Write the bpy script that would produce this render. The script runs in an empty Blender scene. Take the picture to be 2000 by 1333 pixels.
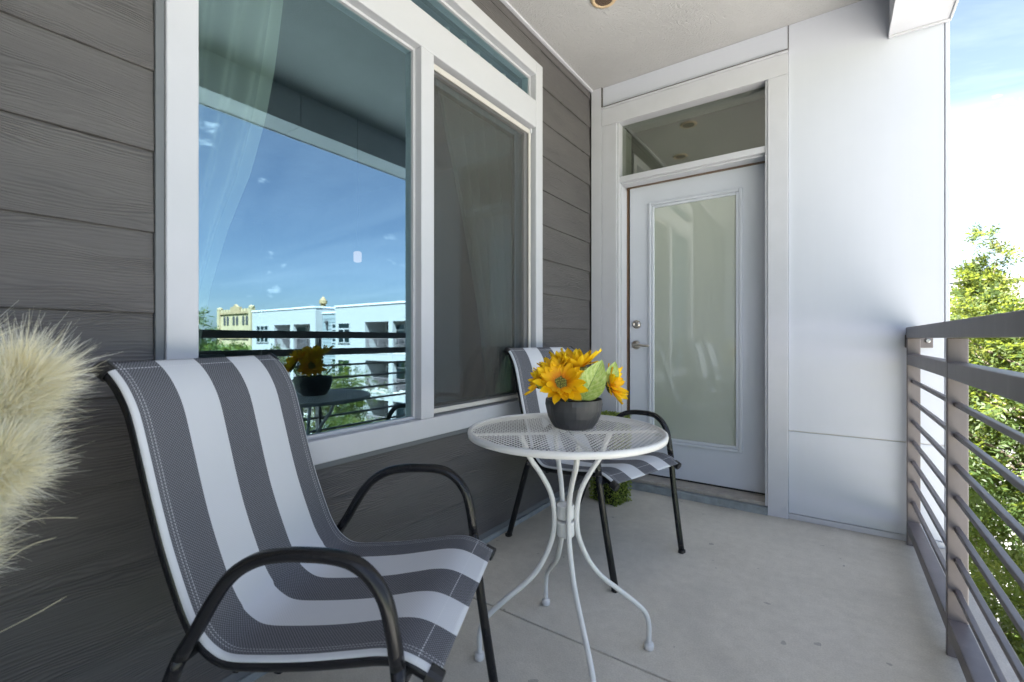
import bpy, math, random
import numpy as np
from mathutils import Vector, Matrix

random.seed(7)
rng = np.random.default_rng(11)
scn = bpy.context.scene
COL = scn.collection
R = math.radians
PI = math.pi

# ------------------------------------------------------------------ camera
YAW = math.atan(625 / 890)
cam_d = bpy.data.cameras.new("camera")
cam_d.sensor_width = 36
cam_d.lens = 36 * 890 / 2000
cam_d.shift_y = -0.00225
cam_d.clip_start = 0.02
cam_d.clip_end = 3000
cam_d.dof.use_dof = True
cam_d.dof.focus_distance = 1.9
cam_d.dof.aperture_fstop = 3.6
cam = bpy.data.objects.new("camera", cam_d)
COL.objects.link(cam)
cam.location = (0, 0, 1.03)
cam.rotation_euler = (R(90), 0, YAW)
scn.camera = cam

# ------------------------------------------------------------------ sky, sun, exposure
SUN_EL, SUN_AZ = R(57), R(213)            # azimuth clockwise from +Y
w = bpy.data.worlds.new("World")
scn.world = w
w.use_nodes = True
wt = w.node_tree
wt.nodes.clear()
wo = wt.nodes.new("ShaderNodeOutputWorld")
bg = wt.nodes.new("ShaderNodeBackground")
sky = wt.nodes.new("ShaderNodeTexSky")
sky.sky_type = 'NISHITA'
sky.sun_disc = False
sky.sun_elevation = SUN_EL
sky.sun_rotation = SUN_AZ
sky.air_density = 0.78
sky.dust_density = 1.2
sky.ozone_density = 1.6
bg.inputs["Strength"].default_value = 0.05
# thin cirrus and a few small puffs, laid out on the sky direction
tc = wt.nodes.new("ShaderNodeTexCoord")
sx = wt.nodes.new("ShaderNodeSeparateXYZ")
wt.links.new(tc.outputs["Generated"], sx.inputs[0])
def wmath(op, a, b):
    n = wt.nodes.new("ShaderNodeMath"); n.operation = op
    for i, v in enumerate((a, b)):
        if v is None: continue
        if isinstance(v, (int, float)): n.inputs[i].default_value = v
        else: wt.links.new(v, n.inputs[i])
    return n.outputs[0]
zz = wmath('ADD', wmath('MAXIMUM', sx.outputs[2], 0.0), 0.12)
cu = wmath('DIVIDE', sx.outputs[0], zz)
cv = wmath('DIVIDE', sx.outputs[1], zz)
cx = wt.nodes.new("ShaderNodeCombineXYZ")
wt.links.new(cu, cx.inputs[0]); wt.links.new(cv, cx.inputs[1])
mp = wt.nodes.new("ShaderNodeMapping")
mp.inputs["Rotation"].default_value = (0, 0, R(25))
mp.inputs["Scale"].default_value = (0.55, 1.5, 1)
wt.links.new(cx.outputs[0], mp.inputs[0])
nz = wt.nodes.new("ShaderNodeTexNoise")
nz.inputs["Scale"].default_value = 0.8
nz.inputs["Detail"].default_value = 7
nz.inputs["Roughness"].default_value = 0.58
nz.inputs["Distortion"].default_value = 0.5
wt.links.new(mp.outputs[0], nz.inputs["Vector"])
rp = wt.nodes.new("ShaderNodeValToRGB")
rp.color_ramp.elements[0].position = 0.43
rp.color_ramp.elements[1].position = 0.88
rp.color_ramp.elements[0].color = (0, 0, 0, 1)
rp.color_ramp.elements[1].color = (0.24, 0.24, 0.24, 1)
wt.links.new(nz.outputs[0], rp.inputs[0])
n2 = wt.nodes.new("ShaderNodeTexNoise")
n2.inputs["Scale"].default_value = 8.5
n2.inputs["Detail"].default_value = 5
n2.inputs["Roughness"].default_value = 0.55
mp2 = wt.nodes.new("ShaderNodeMapping")
mp2.inputs["Scale"].default_value = (1, 1, 2.2)
mp2.inputs["Location"].default_value = (0.3, 0.1, 0.45)
wt.links.new(tc.outputs["Generated"], mp2.inputs[0])
wt.links.new(mp2.outputs[0], n2.inputs["Vector"])
rp2 = wt.nodes.new("ShaderNodeValToRGB")
rp2.color_ramp.elements[0].position = 0.625
rp2.color_ramp.elements[1].position = 0.70
rp2.color_ramp.elements[1].color = (0.7, 0.7, 0.7, 1)
wt.links.new(n2.outputs[0], rp2.inputs[0])
cl = wmath('MAXIMUM', rp.outputs[0], rp2.outputs[0])
mixc = wt.nodes.new("ShaderNodeMixRGB")
mixc.inputs["Color2"].default_value = (6.4, 6.7, 7.2, 1)
wt.links.new(cl, mixc.inputs["Fac"])
hs = wt.nodes.new("ShaderNodeHueSaturation"); hs.inputs["Saturation"].default_value = 0.84; hs.inputs["Value"].default_value = 0.60
wt.links.new(sky.outputs[0], hs.inputs["Color"])
wt.links.new(hs.outputs[0], mixc.inputs["Color1"])
wt.links.new(mixc.outputs[0], bg.inputs["Color"])
wt.links.new(bg.outputs[0], wo.inputs[0])

sd = bpy.data.lights.new("sun", 'SUN')
sd.energy = 5.0
sd.angle = R(0.55)
sd.color = (1.0, 0.95, 0.87)
so = bpy.data.objects.new("sun", sd)
COL.objects.link(so)
sun_dir = Vector((math.sin(SUN_AZ) * math.cos(SUN_EL), math.cos(SUN_AZ) * math.cos(SUN_EL), math.sin(SUN_EL)))
so.rotation_euler = sun_dir.to_track_quat('Z', 'Y').to_euler()
so.location = (-8, -12, 30)

vs = scn.view_settings
vs.view_transform = 'Standard'
vs.look = 'None'
vs.exposure = 3.88
vs.gamma = 1
vs.use_curve_mapping = False
scn.cycles.use_denoising = True
scn.cycles.max_bounces = 10
scn.cycles.diffuse_bounces = 5
scn.cycles.glossy_bounces = 4
scn.cycles.transparent_max_bounces = 14
scn.cycles.caustics_reflective = False
scn.cycles.caustics_refractive = False
scn.cycles.sample_clamp_indirect = 8

# ------------------------------------------------------------------ materials
class N:
    """tiny node helper"""
    def __init__(s, name):
        s.m = bpy.data.materials.new(name); s.m.use_nodes = True
        s.t = s.m.node_tree; s.b = s.t.nodes["Principled BSDF"]; s.o = s.t.nodes["Material Output"]
    def n(s, typ, ins=None, **attrs):
        nd = s.t.nodes.new("ShaderNode" + typ)
        for k, v in attrs.items(): setattr(nd, k, v)
        for k, v in (ins or {}).items(): s.set(nd, k, v)
        return nd
    def set(s, nd, k, v):
        i = nd.inputs[k]
        if hasattr(v, "is_linked"): s.t.links.new(v, i)
        elif hasattr(v, "outputs"): s.t.links.new(v.outputs[0], i)
        else: i.default_value = v
    def pos(s): return s.n("NewGeometry").outputs["Position"]
    def obj(s): return s.n("TexCoord").outputs["Object"]
    def mapv(s, vec, scale=(1, 1, 1), loc=(0, 0, 0), rot=(0, 0, 0)):
        return s.n("Mapping", {"Vector": vec, "Scale": scale, "Location": loc, "Rotation": rot}).outputs[0]
    def noise(s, vec, scale, detail=3, rough=.5, dist=0):
        return s.n("TexNoise", {"Vector": vec, "Scale": scale, "Detail": detail, "Roughness": rough, "Distortion": dist}).outputs[0]
    def ramp(s, fac, stops, interp='LINEAR'):
        r = s.n("ValToRGB", {"Fac": fac}); cr = r.color_ramp; cr.interpolation = interp
        while len(cr.elements) > 1: cr.elements.remove(cr.elements[-1])
        for i, (p, c) in enumerate(stops):
            e = cr.elements[0] if i == 0 else cr.elements.new(p)
            e.position = p; e.color = tuple(c) + (1,) if len(c) == 3 else c
        return r.outputs[0]
    def math(s, op, a, b=0.0, c=None):
        nd = s.n("Math", operation=op); s.set(nd, 0, a); s.set(nd, 1, b)
        if c is not None: s.set(nd, 2, c)
        return nd.outputs[0]
    def mix(s, f, a, b, blend='MIX'):
        nd = s.n("MixRGB", blend_type=blend); s.set(nd, "Fac", f); s.set(nd, "Color1", a); s.set(nd, "Color2", b)
        return nd.outputs[0]
    def bump(s, h, strength=.3, dist=.002):
        nd = s.n("Bump", {"Height": h, "Strength": strength, "Distance": dist})
        s.set(s.b, "Normal", nd.outputs[0]); return nd
    def base(s, c, rough=.5, metal=0., spec=.5):
        s.set(s.b, "Base Color", tuple(c) + (1,) if isinstance(c, tuple) and len(c) == 3 else c)
        s.set(s.b, "Roughness", rough); s.b.inputs["Metallic"].default_value = metal
        s.b.inputs["Specular IOR Level"].default_value = spec
        return s

M = {}
def simple(name, c, rough=.5, metal=0., spec=.5, var=.06, vscale=6., bump=0., bscale=80., bdist=.001):
    q = N(name)
    f = q.noise(q.pos(), vscale, 4, .6)
    lo = tuple(x * (1 - var) for x in c); hi = tuple(min(1, x * (1 + var)) for x in c)
    q.base(q.ramp(f, [(.3, lo), (.7, hi)]), rough, metal, spec)
    if bump: q.bump(q.noise(q.pos(), bscale, 3, .6), bump, bdist)
    M[name] = q.m
    return q

# dark wood-grain siding
q = N("siding_paint")
oi = q.n("ObjectInfo")
off = q.n("VectorMath", {0: q.pos(), 1: (0, 0, 0)}, operation='ADD')
rv = q.n("CombineXYZ", {0: 0.0, 1: q.math('MULTIPLY', oi.outputs["Random"], 37.0), 2: q.math('MULTIPLY', oi.outputs["Random"], 11.0)})
q.set(off, 1, rv.outputs[0])
P0 = off.outputs[0]
warp = q.noise(q.mapv(P0, (1, 1.7, 9)), 1.6, 3, .5)
zc = q.n("SeparateXYZ", {0: P0}).outputs[2]
ph = q.math('ADD', q.math('MULTIPLY', zc, 880.0), q.math('MULTIPLY', warp, 66.0))
wv = q.math('SINE', ph)
fine = q.noise(q.mapv(P0, (1, 9, 260)), 1.0, 3, .65)
amp = q.noise(q.mapv(P0, (1, 2.2, 14)), 1.2, 2, .5)
h = q.math('ADD', q.math('MULTIPLY', wv, q.math('MULTIPLY', q.math('MAXIMUM', q.math('SUBTRACT', amp, .34), 0.), 1.9)), q.math('MULTIPLY', fine, 1.2))
tone = q.ramp(q.noise(q.mapv(P0, (1, 1.4, 5)), 1.3, 4, .6), [(.3, (.074, .0705, .072)), (.72, (.108, .102, .101))])
q.base(q.mix(.22, tone, q.ramp(h, [(.0, (.03, .03, .03)), (1, (.17, .16, .155))]), 'MIX'), .62, 0, .4)
q.bump(h, .8, .0016)
M["siding_paint"] = q.m

simple("trim_grey", (.13, .14, .15), .55)
simple("vinyl_white", (.515, .525, .56), .38, var=.015)
simple("vinyl_warm", (.55, .53, .50), .45, var=.03)  # warmer off-white vinyl for the screen frame and joint bead
q = N("panel_white")
f = q.noise(q.pos(), 1.7, 5, .6); g = q.noise(q.mapv(q.pos(), (30, 30, 2)), 1., 4, .6)
q.base(q.mix(.05, q.ramp(f, [(.3, (.55, .578, .645)), (.7, (.58, .605, .665))]), q.ramp(g, [(.35, (.54, .55, .58)), (.6, (.63, .65, .69))])), .55)
q.bump(q.noise(q.pos(), 160, 2, .5), .06, .001)
M["panel_white"] = q.m
simple("casing_white", (.54, .55, .59), .45, var=.025, vscale=9)
simple("door_paint", (.57, .60, .665), .34, var=.015, vscale=3)
simple("caulk_gap_dark", (.10, .095, .09), .8)
simple("threshold_tan", (.36, .33, .29), .5, var=.15, vscale=20)
simple("flashing_grey", (.25, .28, .29), .55, var=.25, vscale=16)
q = N("stucco_ceiling")
f = q.noise(q.pos(), 105, 4, .62)
v = q.n("TexVoronoi", {"Vector": q.pos(), "Scale": 120.0}).outputs[0]
q.base(q.ramp(q.noise(q.pos(), 2.0, 4, .6), [(.3, (.43, .43, .43)), (.7, (.48, .48, .48))]), .85, 0, .2)
q.bump(q.math('ADD', f, q.math('MULTIPLY', v, -.6)), .75, .006)
M["stucco_ceiling"] = q.m
q = N("concrete")
a = q.noise(q.pos(), 1.5, 6, .62, .3); b2 = q.noise(q.pos(), 22, 5, .7); sp = q.noise(q.pos(), 190, 2, .5)
cA = q.ramp(a, [(.28, (.52, .488, .42)), (.5, (.68, .643, .56)), (.75, (.76, .725, .64))])
cB = q.mix(.35, cA, q.ramp(b2, [(.3, (.46, .43, .36)), (.7, (.78, .74, .65))]))
cC = q.mix(q.math('MULTIPLY', q.math('GREATER_THAN', q.noise(q.pos(), 17, 2, .4), .738), .6), cB, (.2, .19, .175, 1))
big = q.noise(q.mapv(q.pos(), (1, 1, 1), (3.1, .7, 0)), .75, 5, .68, .8)
cC = q.mix(q.math('MULTIPLY', q.math('MAXIMUM', q.math('SUBTRACT', big, .50), 0.), 3.0), cC, (.42, .405, .355, 1))
scr = q.noise(q.mapv(q.pos(), (3, 60, 1), (0, 0, 0), (0, 0, .5)), 1., 3, .6)
cC = q.mix(q.math('MULTIPLY', q.math('MAXIMUM', q.math('SUBTRACT', scr, .60), 0.), 1.6), cC, (.72, .70, .67, 1))
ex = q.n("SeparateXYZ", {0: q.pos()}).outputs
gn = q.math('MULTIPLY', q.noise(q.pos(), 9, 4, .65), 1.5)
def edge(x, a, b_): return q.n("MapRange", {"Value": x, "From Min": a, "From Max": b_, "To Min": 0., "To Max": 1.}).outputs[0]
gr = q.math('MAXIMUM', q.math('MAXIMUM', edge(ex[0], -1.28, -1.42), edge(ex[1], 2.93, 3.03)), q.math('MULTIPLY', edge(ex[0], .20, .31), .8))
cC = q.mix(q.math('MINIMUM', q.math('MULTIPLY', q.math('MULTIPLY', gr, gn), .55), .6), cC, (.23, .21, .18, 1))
cD = q.mix(.22, cC, q.ramp(sp, [(.4, (.40, .37, .33)), (.62, (.70, .66, .60))]))
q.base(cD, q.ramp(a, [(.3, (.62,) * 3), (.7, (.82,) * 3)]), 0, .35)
q.bump(q.math('ADD', sp, q.math('MULTIPLY', b2, .8)), .4, .002)
M["concrete"] = q.m
q = N("rail_paint")
f = q.noise(q.mapv(q.pos(), (14, 14, 3)), 1., 5, .65)
q.base(q.ramp(f, [(.3, (.122, .104, .106)), (.62, (.15, .131, .133)), (.8, (.20, .182, .182))]), .42, 0, .5)
q.bump(q.noise(q.pos(), 60, 3, .6), .06, .001)
M["rail_paint"] = q.m
simple("black_metal", (.010, .010, .012), .27, 0, .38, var=.1, bump=.03, bscale=300)
simple("black_plastic", (.012, .012, .013), .45)
simple("table_white", (.68, .68, .67), .36, var=.02, bump=.04, bscale=220)
simple("satin_nickel", (.50, .47, .42), .28, 1.0, .5, var=.04)
simple("bezel_beige", (.60, .46, .29), .5, var=.1)
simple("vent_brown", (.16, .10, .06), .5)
simple("stem_green", (.10, .18, .03), .6)
simple("dark_core", (.012, .02, .006), .9)
simple("soil", (.02, .016, .012), .95, var=.4, vscale=60, bump=.6, bscale=150, bdist=.004)
simple("steel_bolt", (.3, .3, .31), .35, 1.0)
simple("tag_paper", (.72, .62, .58), .7, var=.25, vscale=90)
simple("fibre_pale", (.66, .62, .45), .7)
simple("vase_grey", (.32, .33, .34), .6)
simple("room_wall", (.30, .29, .27), .8)
simple("room_floor", (.12, .09, .06), .5)
simple("bulb_cord", (.03, .03, .03), .5)
simple("bark", (.11, .088, .068), .9, var=.35, vscale=9, bump=.6, bscale=30, bdist=.02)
simple("far_white", (.29, .295, .305), .6, var=.02)
simple("far_grey_siding", (.17, .20, .215), .6, var=.05)
simple("far_concrete", (.42, .41, .39), .8)
simple("pavement_light", (.29, .285, .275), .85, var=.15, vscale=.8)
simple("far_inner", (.22, .215, .21), .8)
simple("far_dark", (.05, .05, .055), .6)
simple("far_rail", (.16, .13, .14), .5)
simple("tan_brick", (.36, .285, .18), .85, var=.14, vscale=.6)
simple("tan_stone", (.30, .215, .125), .85, var=.1, vscale=.8)
simple("roof_gravel", (.30, .30, .30), .9, var=.2)

q = N("pot_ceramic")
f = q.noise(q.obj(), 9, 3, .5)
q.base(q.ramp(f, [(.3, (.030, .031, .034)), (.7, (.055, .056, .060))]), .42, 0, .5)
M["pot_ceramic"] = q.m

def glass(name, r0, tint, rough=0., gcol=(.55, .84, 1.0), wob=0.):
    q = N(name)
    lw = q.n("LayerWeight", {"Blend": .5})
    f5 = q.math('POWER', lw.outputs["Facing"], 4.0)
    fac = q.math('MULTIPLY_ADD', f5, 1 - r0, r0)
    tr = q.n("BsdfTransparent", {"Color": tuple(tint) + (1,)})
    gl = q.n("BsdfGlossy", {"Color": gcol + (1,), "Roughness": rough})
    if wob:
        bn = q.n("Bump", {"Height": q.noise(q.pos(), 1.6, 2, .4), "Strength": wob, "Distance": .01}); q.set(gl, "Normal", bn.outputs[0])
    mx = q.n("MixShader", {0: fac}); q.t.links.new(tr.outputs[0], mx.inputs[1]); q.t.links.new(gl.outputs[0], mx.inputs[2])
    q.t.links.new(mx.outputs[0], q.o.inputs[0])
    M[name] = q.m
glass("window_glass", .29, (.62, .74, .70), wob=.035)
glass("transom_glass", .19, (.55, .58, .50), gcol=(.95, .97, .90), wob=.02)
glass("far_glass", .10, (.10, .16, .14))
q = N("clear_edge"); tr = q.n("BsdfTransparent", {"Color": (.97, .99, .98, 1)}); q.t.links.new(tr.outputs[0], q.o.inputs[0]); M["clear_edge"] = q.m
q = N("shade_glass")
q.base((.42, .46, .40), .6)
q.b.inputs["Coat Weight"].default_value = 1; q.b.inputs["Coat Roughness"].default_value = .0; q.b.inputs["Coat IOR"].default_value = 2.5
M["shade_glass"] = q.m
q = N("screen_mesh")
d = q.n("BsdfDiffuse", {"Color": (.088, .085, .080, 1)}); tr = q.n("BsdfTransparent")
wy = q.n("TexWave", {"Vector": q.pos(), "Scale": 160., "Distortion": 0.}, bands_direction='Y').outputs[1]
wz = q.n("TexWave", {"Vector": q.pos(), "Scale": 160., "Distortion": 0.}, bands_direction='Z').outputs[1]
fc = q.math('ADD', .53, q.math('MULTIPLY', q.math('ADD', wy, wz), .08))
mx = q.n("MixShader", {0: fc}); q.t.links.new(tr.outputs[0], mx.inputs[1]); q.t.links.new(d.outputs[0], mx.inputs[2])
q.t.links.new(mx.outputs[0], q.o.inputs[0]); M["screen_mesh"] = q.m
q = N("sheer_curtain")
d = q.n("BsdfDiffuse", {"Color": (.80, .82, .80, 1)}); tl = q.n("BsdfTranslucent", {"Color": (.80, .82, .80, 1)}); tr = q.n("BsdfTransparent")
m1 = q.n("MixShader", {0: .45}); q.t.links.new(d.outputs[0], m1.inputs[1]); q.t.links.new(tl.outputs[0], m1.inputs[2])
uvn = q.n("UVMap"); uvn.uv_map = "UVMap"
hem = q.math('GREATER_THAN', q.n("SeparateXYZ", {0: uvn.outputs[0]}).outputs[0], .93)
m2 = q.n("MixShader", {0: q.math('MULTIPLY_ADD', hem, .22, .72)}); q.t.links.new(tr.outputs[0], m2.inputs[1]); q.t.links.new(m1.outputs[0], m2.inputs[2])
q.t.links.new(m2.outputs[0], q.o.inputs[0]); M["sheer_curtain"] = q.m
q = N("lamp_glow"); e = q.n("Emission", {"Color": (1, .66, .58, 1), "Strength": .055}); q.t.links.new(e.outputs[0], q.o.inputs[0]); M["lamp_glow"] = q.m

# sling fabric: stripes across u, woven threads, stitch lines
q = N("sling_fabric")
uvn = q.n("UVMap"); uvn.uv_map = "UVMap"
sp_ = q.n("SeparateXYZ", {0: uvn.outputs[0]})
u, v = sp_.outputs[0], sp_.outputs[1]
grey, white = (.066, .068, .080), (.58, .60, .64)
st = q.ramp(u, [(0, white), (.05, grey), (.237, white), (.423, grey), (.611, white), (.803, grey), (.955, white)], 'CONSTANT')
cu_ = q.math('SINE', q.math('MULTIPLY', u, .5 * 2 * PI / .0060)); cv_ = q.math('SINE', q.math('MULTIPLY', v, 2 * PI / .0064))
weave = q.math('MULTIPLY', cu_, cv_)
thread = q.math('GREATER_THAN', weave, .12)
isg = q.math('LESS_THAN', q.n("SeparateColor", {0: st}).outputs[0], .4)
c1 = q.mix(q.math('MULTIPLY', q.math('MULTIPLY', thread, isg), .42), st, (.36, .37, .41, 1))
c2 = q.mix(q.math('MULTIPLY', q.math('MULTIPLY', thread, q.math('SUBTRACT', 1., isg)), .35), c1, (.60, .61, .64, 1))
def near(x, c, wd): return q.math('LESS_THAN', q.math('ABSOLUTE', q.math('SUBTRACT', x, c)), wd)
dash = q.math('GREATER_THAN', q.math('SINE', q.math('MULTIPLY', v, 2 * PI / .007)), -.4)
sti = q.math('ADD', q.math('ADD', near(u, .072, .0022), near(u, .086, .0022)), q.math('ADD', near(u, .928, .0022), near(u, .914, .0022)))
c3 = q.mix(q.math('MULTIPLY', q.math('MINIMUM', sti, 1.), q.math('MULTIPLY', dash, .5)), c2, (.62, .63, .66, 1))
dash2 = q.math('GREATER_THAN', q.math('SINE', q.math('MULTIPLY', u, 2 * PI / .014)), -.4)
c4 = q.mix(q.math('MULTIPLY', q.math('MINIMUM', q.math('ADD', near(v, .022, .0012), near(v, 1.027, .0012)), 1.), q.math('MULTIPLY', dash2, .7)), c3, (.66, .67, .70, 1))
q.base(c4, .68, 0, .3)
q.bump(weave, .25, .0006)
M["sling_fabric"] = q.m

def leafmat(name, stops, trans=.35, rough=.5):
    q = N(name)
    at = q.n("Attribute"); at.attribute_name = "tint"
    col = q.ramp(at.outputs["Fac"], stops)
    q.base(col, rough, 0, .35)
    tl = q.n("BsdfTranslucent", {"Color": q.mix(.5, col, (.35, .42, .05, 1) if trans != .15 else (.9, .85, .6, 1))})
    mx = q.n("MixShader", {0: trans}); q.t.links.new(q.b.outputs[0], mx.inputs[1]); q.t.links.new(tl.outputs[0], mx.inputs[2])
    q.t.links.new(mx.outputs[0], q.o.inputs[0]); M[name] = q.m
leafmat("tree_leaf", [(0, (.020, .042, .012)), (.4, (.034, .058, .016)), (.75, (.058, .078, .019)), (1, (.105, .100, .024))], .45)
leafmat("far_leaf", [(0, (.02, .045, .012)), (.5, (.05, .09, .02)), (1, (.11, .15, .035))])
leafmat("dark_leaf", [(0, (.012, .03, .012)), (1, (.04, .075, .025))])
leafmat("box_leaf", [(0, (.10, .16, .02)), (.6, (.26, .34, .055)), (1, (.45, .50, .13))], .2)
leafmat("plume_fibre", [(0, (.74, .61, .24)), (.3, (.80, .71, .38)), (.62, (.84, .80, .59)), (1, (.86, .86, .81))], .15, .7)
q = N("petal")
uvn = q.n("UVMap"); uvn.uv_map = "UVMap"
vv = q.n("SeparateXYZ", {0: uvn.outputs[0]}).outputs[1]
st_ = q.noise(q.mapv(uvn.outputs[0], (14, 1.2, 1)), 1., 3, .6)
col = q.ramp(q.math('ADD', vv, q.math('MULTIPLY', q.math('SUBTRACT', st_, .5), .35)), [(0.02, (.50, .15, .008)), (.22, (.82, .34, .008)), (.45, (.90, .52, .006)), (1, (.92, .62, .014))])
rnd = q.n("ObjectInfo").outputs["Random"]
hsv = q.n("HueSaturation", {"Color": col, "Hue": q.math('MULTIPLY_ADD', rnd, .022, .488), "Value": q.math('MULTIPLY_ADD', rnd, .30, .80)})
col = hsv.outputs[0]
q.base(col, .55, 0, .25)
tl = q.n("BsdfTranslucent", {"Color": col}); mx = q.n("MixShader", {0: .25}); q.t.links.new(q.b.outputs[0], mx.inputs[1]); q.t.links.new(tl.outputs[0], mx.inputs[2]); q.t.links.new(mx.outputs[0], q.o.inputs[0])
M["petal"] = q.m
q = N("flower_disc")
f = q.noise(q.obj(), 260, 3, .6)
q.base(q.ramp(f, [(.35, (.03, .028, .008)), (.5, (.13, .14, .02)), (.68, (.42, .38, .08))]), .8)
M["flower_disc"] = q.m
q = N("flower_leaf")
uvn = q.n("UVMap"); uvn.uv_map = "UVMap"
s3 = q.n("SeparateXYZ", {0: uvn.outputs[0]}); au = q.math('ABSOLUTE', q.math('SUBTRACT', s3.outputs[0], .5))
vein = q.math('SINE', q.math('MULTIPLY', q.math('SUBTRACT', s3.outputs[1], q.math('MULTIPLY', au, .8)), 42.))
veins = q.math('GREATER_THAN', vein, .8)
mid = q.math('LESS_THAN', au, .018)
c = q.ramp(q.noise(q.mapv(uvn.outputs[0], (5, 6, 1)), 1.6, 4, .65), [(.3, (.20, .33, .05)), (.55, (.36, .47, .12)), (.75, (.56, .60, .27))])
c = q.mix(q.math('MULTIPLY', veins, .35), c, (.55, .62, .30, 1)); c = q.mix(q.math('MULTIPLY', mid, .8), c, (.12, .20, .05, 1))
q.base(c, .5); q.bump(vein, .2, .002)
M["flower_leaf"] = q.m
q = N("ground_cover")
q.base(q.ramp(q.noise(q.pos(), 2.5, 5, .7), [(.3, (.03, .055, .012)), (.7, (.08, .12, .03))]), .95, 0, .1)
M["ground_cover"] = q.m

# ------------------------------------------------------------------ mesh helpers
class MB:
    def __init__(s): s.v = []; s.f = []; s.uv = []; s.mi = []
    def add(s, vs, fs, uvs=None, mi=0):
        o = len(s.v); s.v += [tuple(p) for p in vs]
        for i, f in enumerate(fs):
            s.f.append(tuple(o + k for k in f)); s.uv.append(uvs[i] if uvs else None); s.mi.append(mi)
        return s
    def box(s, x0, x1, y0, y1, z0, z1, mi=0):
        vs = [(x0, y0, z0), (x1, y0, z0), (x1, y1, z0), (x0, y1, z0), (x0, y0, z1), (x1, y0, z1), (x1, y1, z1), (x0, y1, z1)]
        return s.add(vs, [(0, 3, 2, 1), (4, 5, 6, 7), (0, 1, 5, 4), (1, 2, 6, 5), (2, 3, 7, 6), (3, 0, 4, 7)], mi=mi)
    def loft(s, rings, closed=True, cap=True, mi=0):
        o = len(s.v); n = len(rings[0])
        for r in rings: s.v += [tuple(p) for p in r]
        for i in range(len(rings) - 1):
            for j in range(n if closed else n - 1):
                k = (j + 1) % n
                s.f.append((o + i * n + j, o + i * n + k, o + (i + 1) * n + k, o + (i + 1) * n + j)); s.uv.append(None); s.mi.append(mi)
        if cap and closed:
            s.f.append(tuple(o + j for j in reversed(range(n)))); s.uv.append(None); s.mi.append(mi)
            e = o + (len(rings) - 1) * n
            s.f.append(tuple(e + j for j in range(n))); s.uv.append(None); s.mi.append(mi)
        return s
    def tube(s, pts, rad, seg=10, side=None, ell=(1, 1), mi=0):
        """pts: path, rad: radius or list; side: fixed side vector for an elliptical section (ell = side, in-plane)"""
        pts = [Vector(p) for p in pts]; rings = []
        n = len(pts); prev = None
        for i, p in enumerate(pts):
            t = (pts[min(i + 1, n - 1)] - pts[max(i - 1, 0)]).normalized()
            if side is not None:
                a = Vector(side); a = (a - t * a.dot(t)).normalized()
            else:
                if prev is None:
                    a = t.orthogonal().normalized()
                else:
                    a = (prev - t * prev.dot(t)).normalized()
                prev = a
            b = t.cross(a)
            r = rad[i] if isinstance(rad, (list, tuple)) else rad
            rings.append([p + a * math.cos(2 * PI * k / seg) * r * ell[0] + b * math.sin(2 * PI * k / seg) * r * ell[1] for k in range(seg)])
        return s.loft(rings, mi=mi)
    def lathe(s, prof, seg=32, c=(0, 0, 0), mi=0, cap=True):
        rings = [[(c[0] + r * math.cos(2 * PI * k / seg), c[1] + r * math.sin(2 * PI * k / seg), c[2] + z) for k in range(seg)] for r, z in prof]
        return s.loft(rings, cap=cap, mi=mi)
    def grid(s, fn, nu, nv, mi=0):
        o = len(s.v)
        for i in range(nu + 1):
            for j in range(nv + 1): s.v.append(tuple(fn(i / nu, j / nv)[0]))
        for i in range(nu):
            for j in range(nv):
                q_ = [(i, j), (i + 1, j), (i + 1, j + 1), (i, j + 1)]
                s.f.append(tuple(o + a * (nv + 1) + b for a, b in q_))
                s.uv.append([fn(a / nu, b / nv)[1] for a, b in q_]); s.mi.append(mi)
        return s
    def mesh(s, name, mats, smooth=False):
        me = bpy.data.meshes.new(name); me.from_pydata(s.v, [], s.f)
        for m in (mats if isinstance(mats, (list, tuple)) else [mats]): me.materials.append(M[m])
        if any(u_ is not None for u_ in s.uv):
            l = me.uv_layers.new(name="UVMap"); k = 0
            for f, u_ in zip(s.f, s.uv):
                for a in range(len(f)):
                    if u_ is not None: l.data[k].uv = u_[a]
                    k += 1
        me.polygons.foreach_set("material_index", s.mi)
        if smooth: me.polygons.foreach_set("use_smooth", [True] * len(s.f))
        me.update()
        return me
    def build(s, name, mats, parent=None, smooth=False, bevel=0., seg=2, local=False):
        me = s.mesh(name, mats, smooth)
        o = bpy.data.objects.new(name, me); COL.objects.link(o)
        if parent is not None:
            if not local:
                off_ = root_loc(parent)
                me.transform(Matrix.Translation(-off_))
            o.parent = parent
        if bevel:
            b = o.modifiers.new("bevel", 'BEVEL'); b.width = bevel; b.segments = seg; b.limit_method = 'ANGLE'; b.angle_limit = R(40); b.harden_normals = False
        return o

def root_loc(o):
    v_ = Vector((0, 0, 0))
    while o is not None: v_ = v_ + o.location; o = o.parent
    return v_
def tag(o, label=None, cat=None, group=None, kind=None):
    for k, v_ in (("label", label), ("category", cat), ("group", group), ("kind", kind)):
        if v_: o[k] = v_
    return o
def thing(name, loc, label, cat, rz=0., group=None, kind=None):
    o = bpy.data.objects.new(name, None); COL.objects.link(o); o.location = loc; o.rotation_euler = (0, 0, rz); o.empty_display_size = .1
    return tag(o, label, cat, group, kind)
def inst(name, me, parent=None, mw=None):
    o = bpy.data.objects.new(name, me); COL.objects.link(o)
    if parent is not None: o.parent = parent
    if mw is not None: o.matrix_local = mw
    return o
def copy_tree(o, parent=None):
    c_ = o.copy(); COL.objects.link(c_); c_.parent = parent
    for ch in [x for x in ALL() if x.parent == o]: copy_tree(ch, c_)
    return c_
def ALL(): return list(COL.objects)
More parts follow.
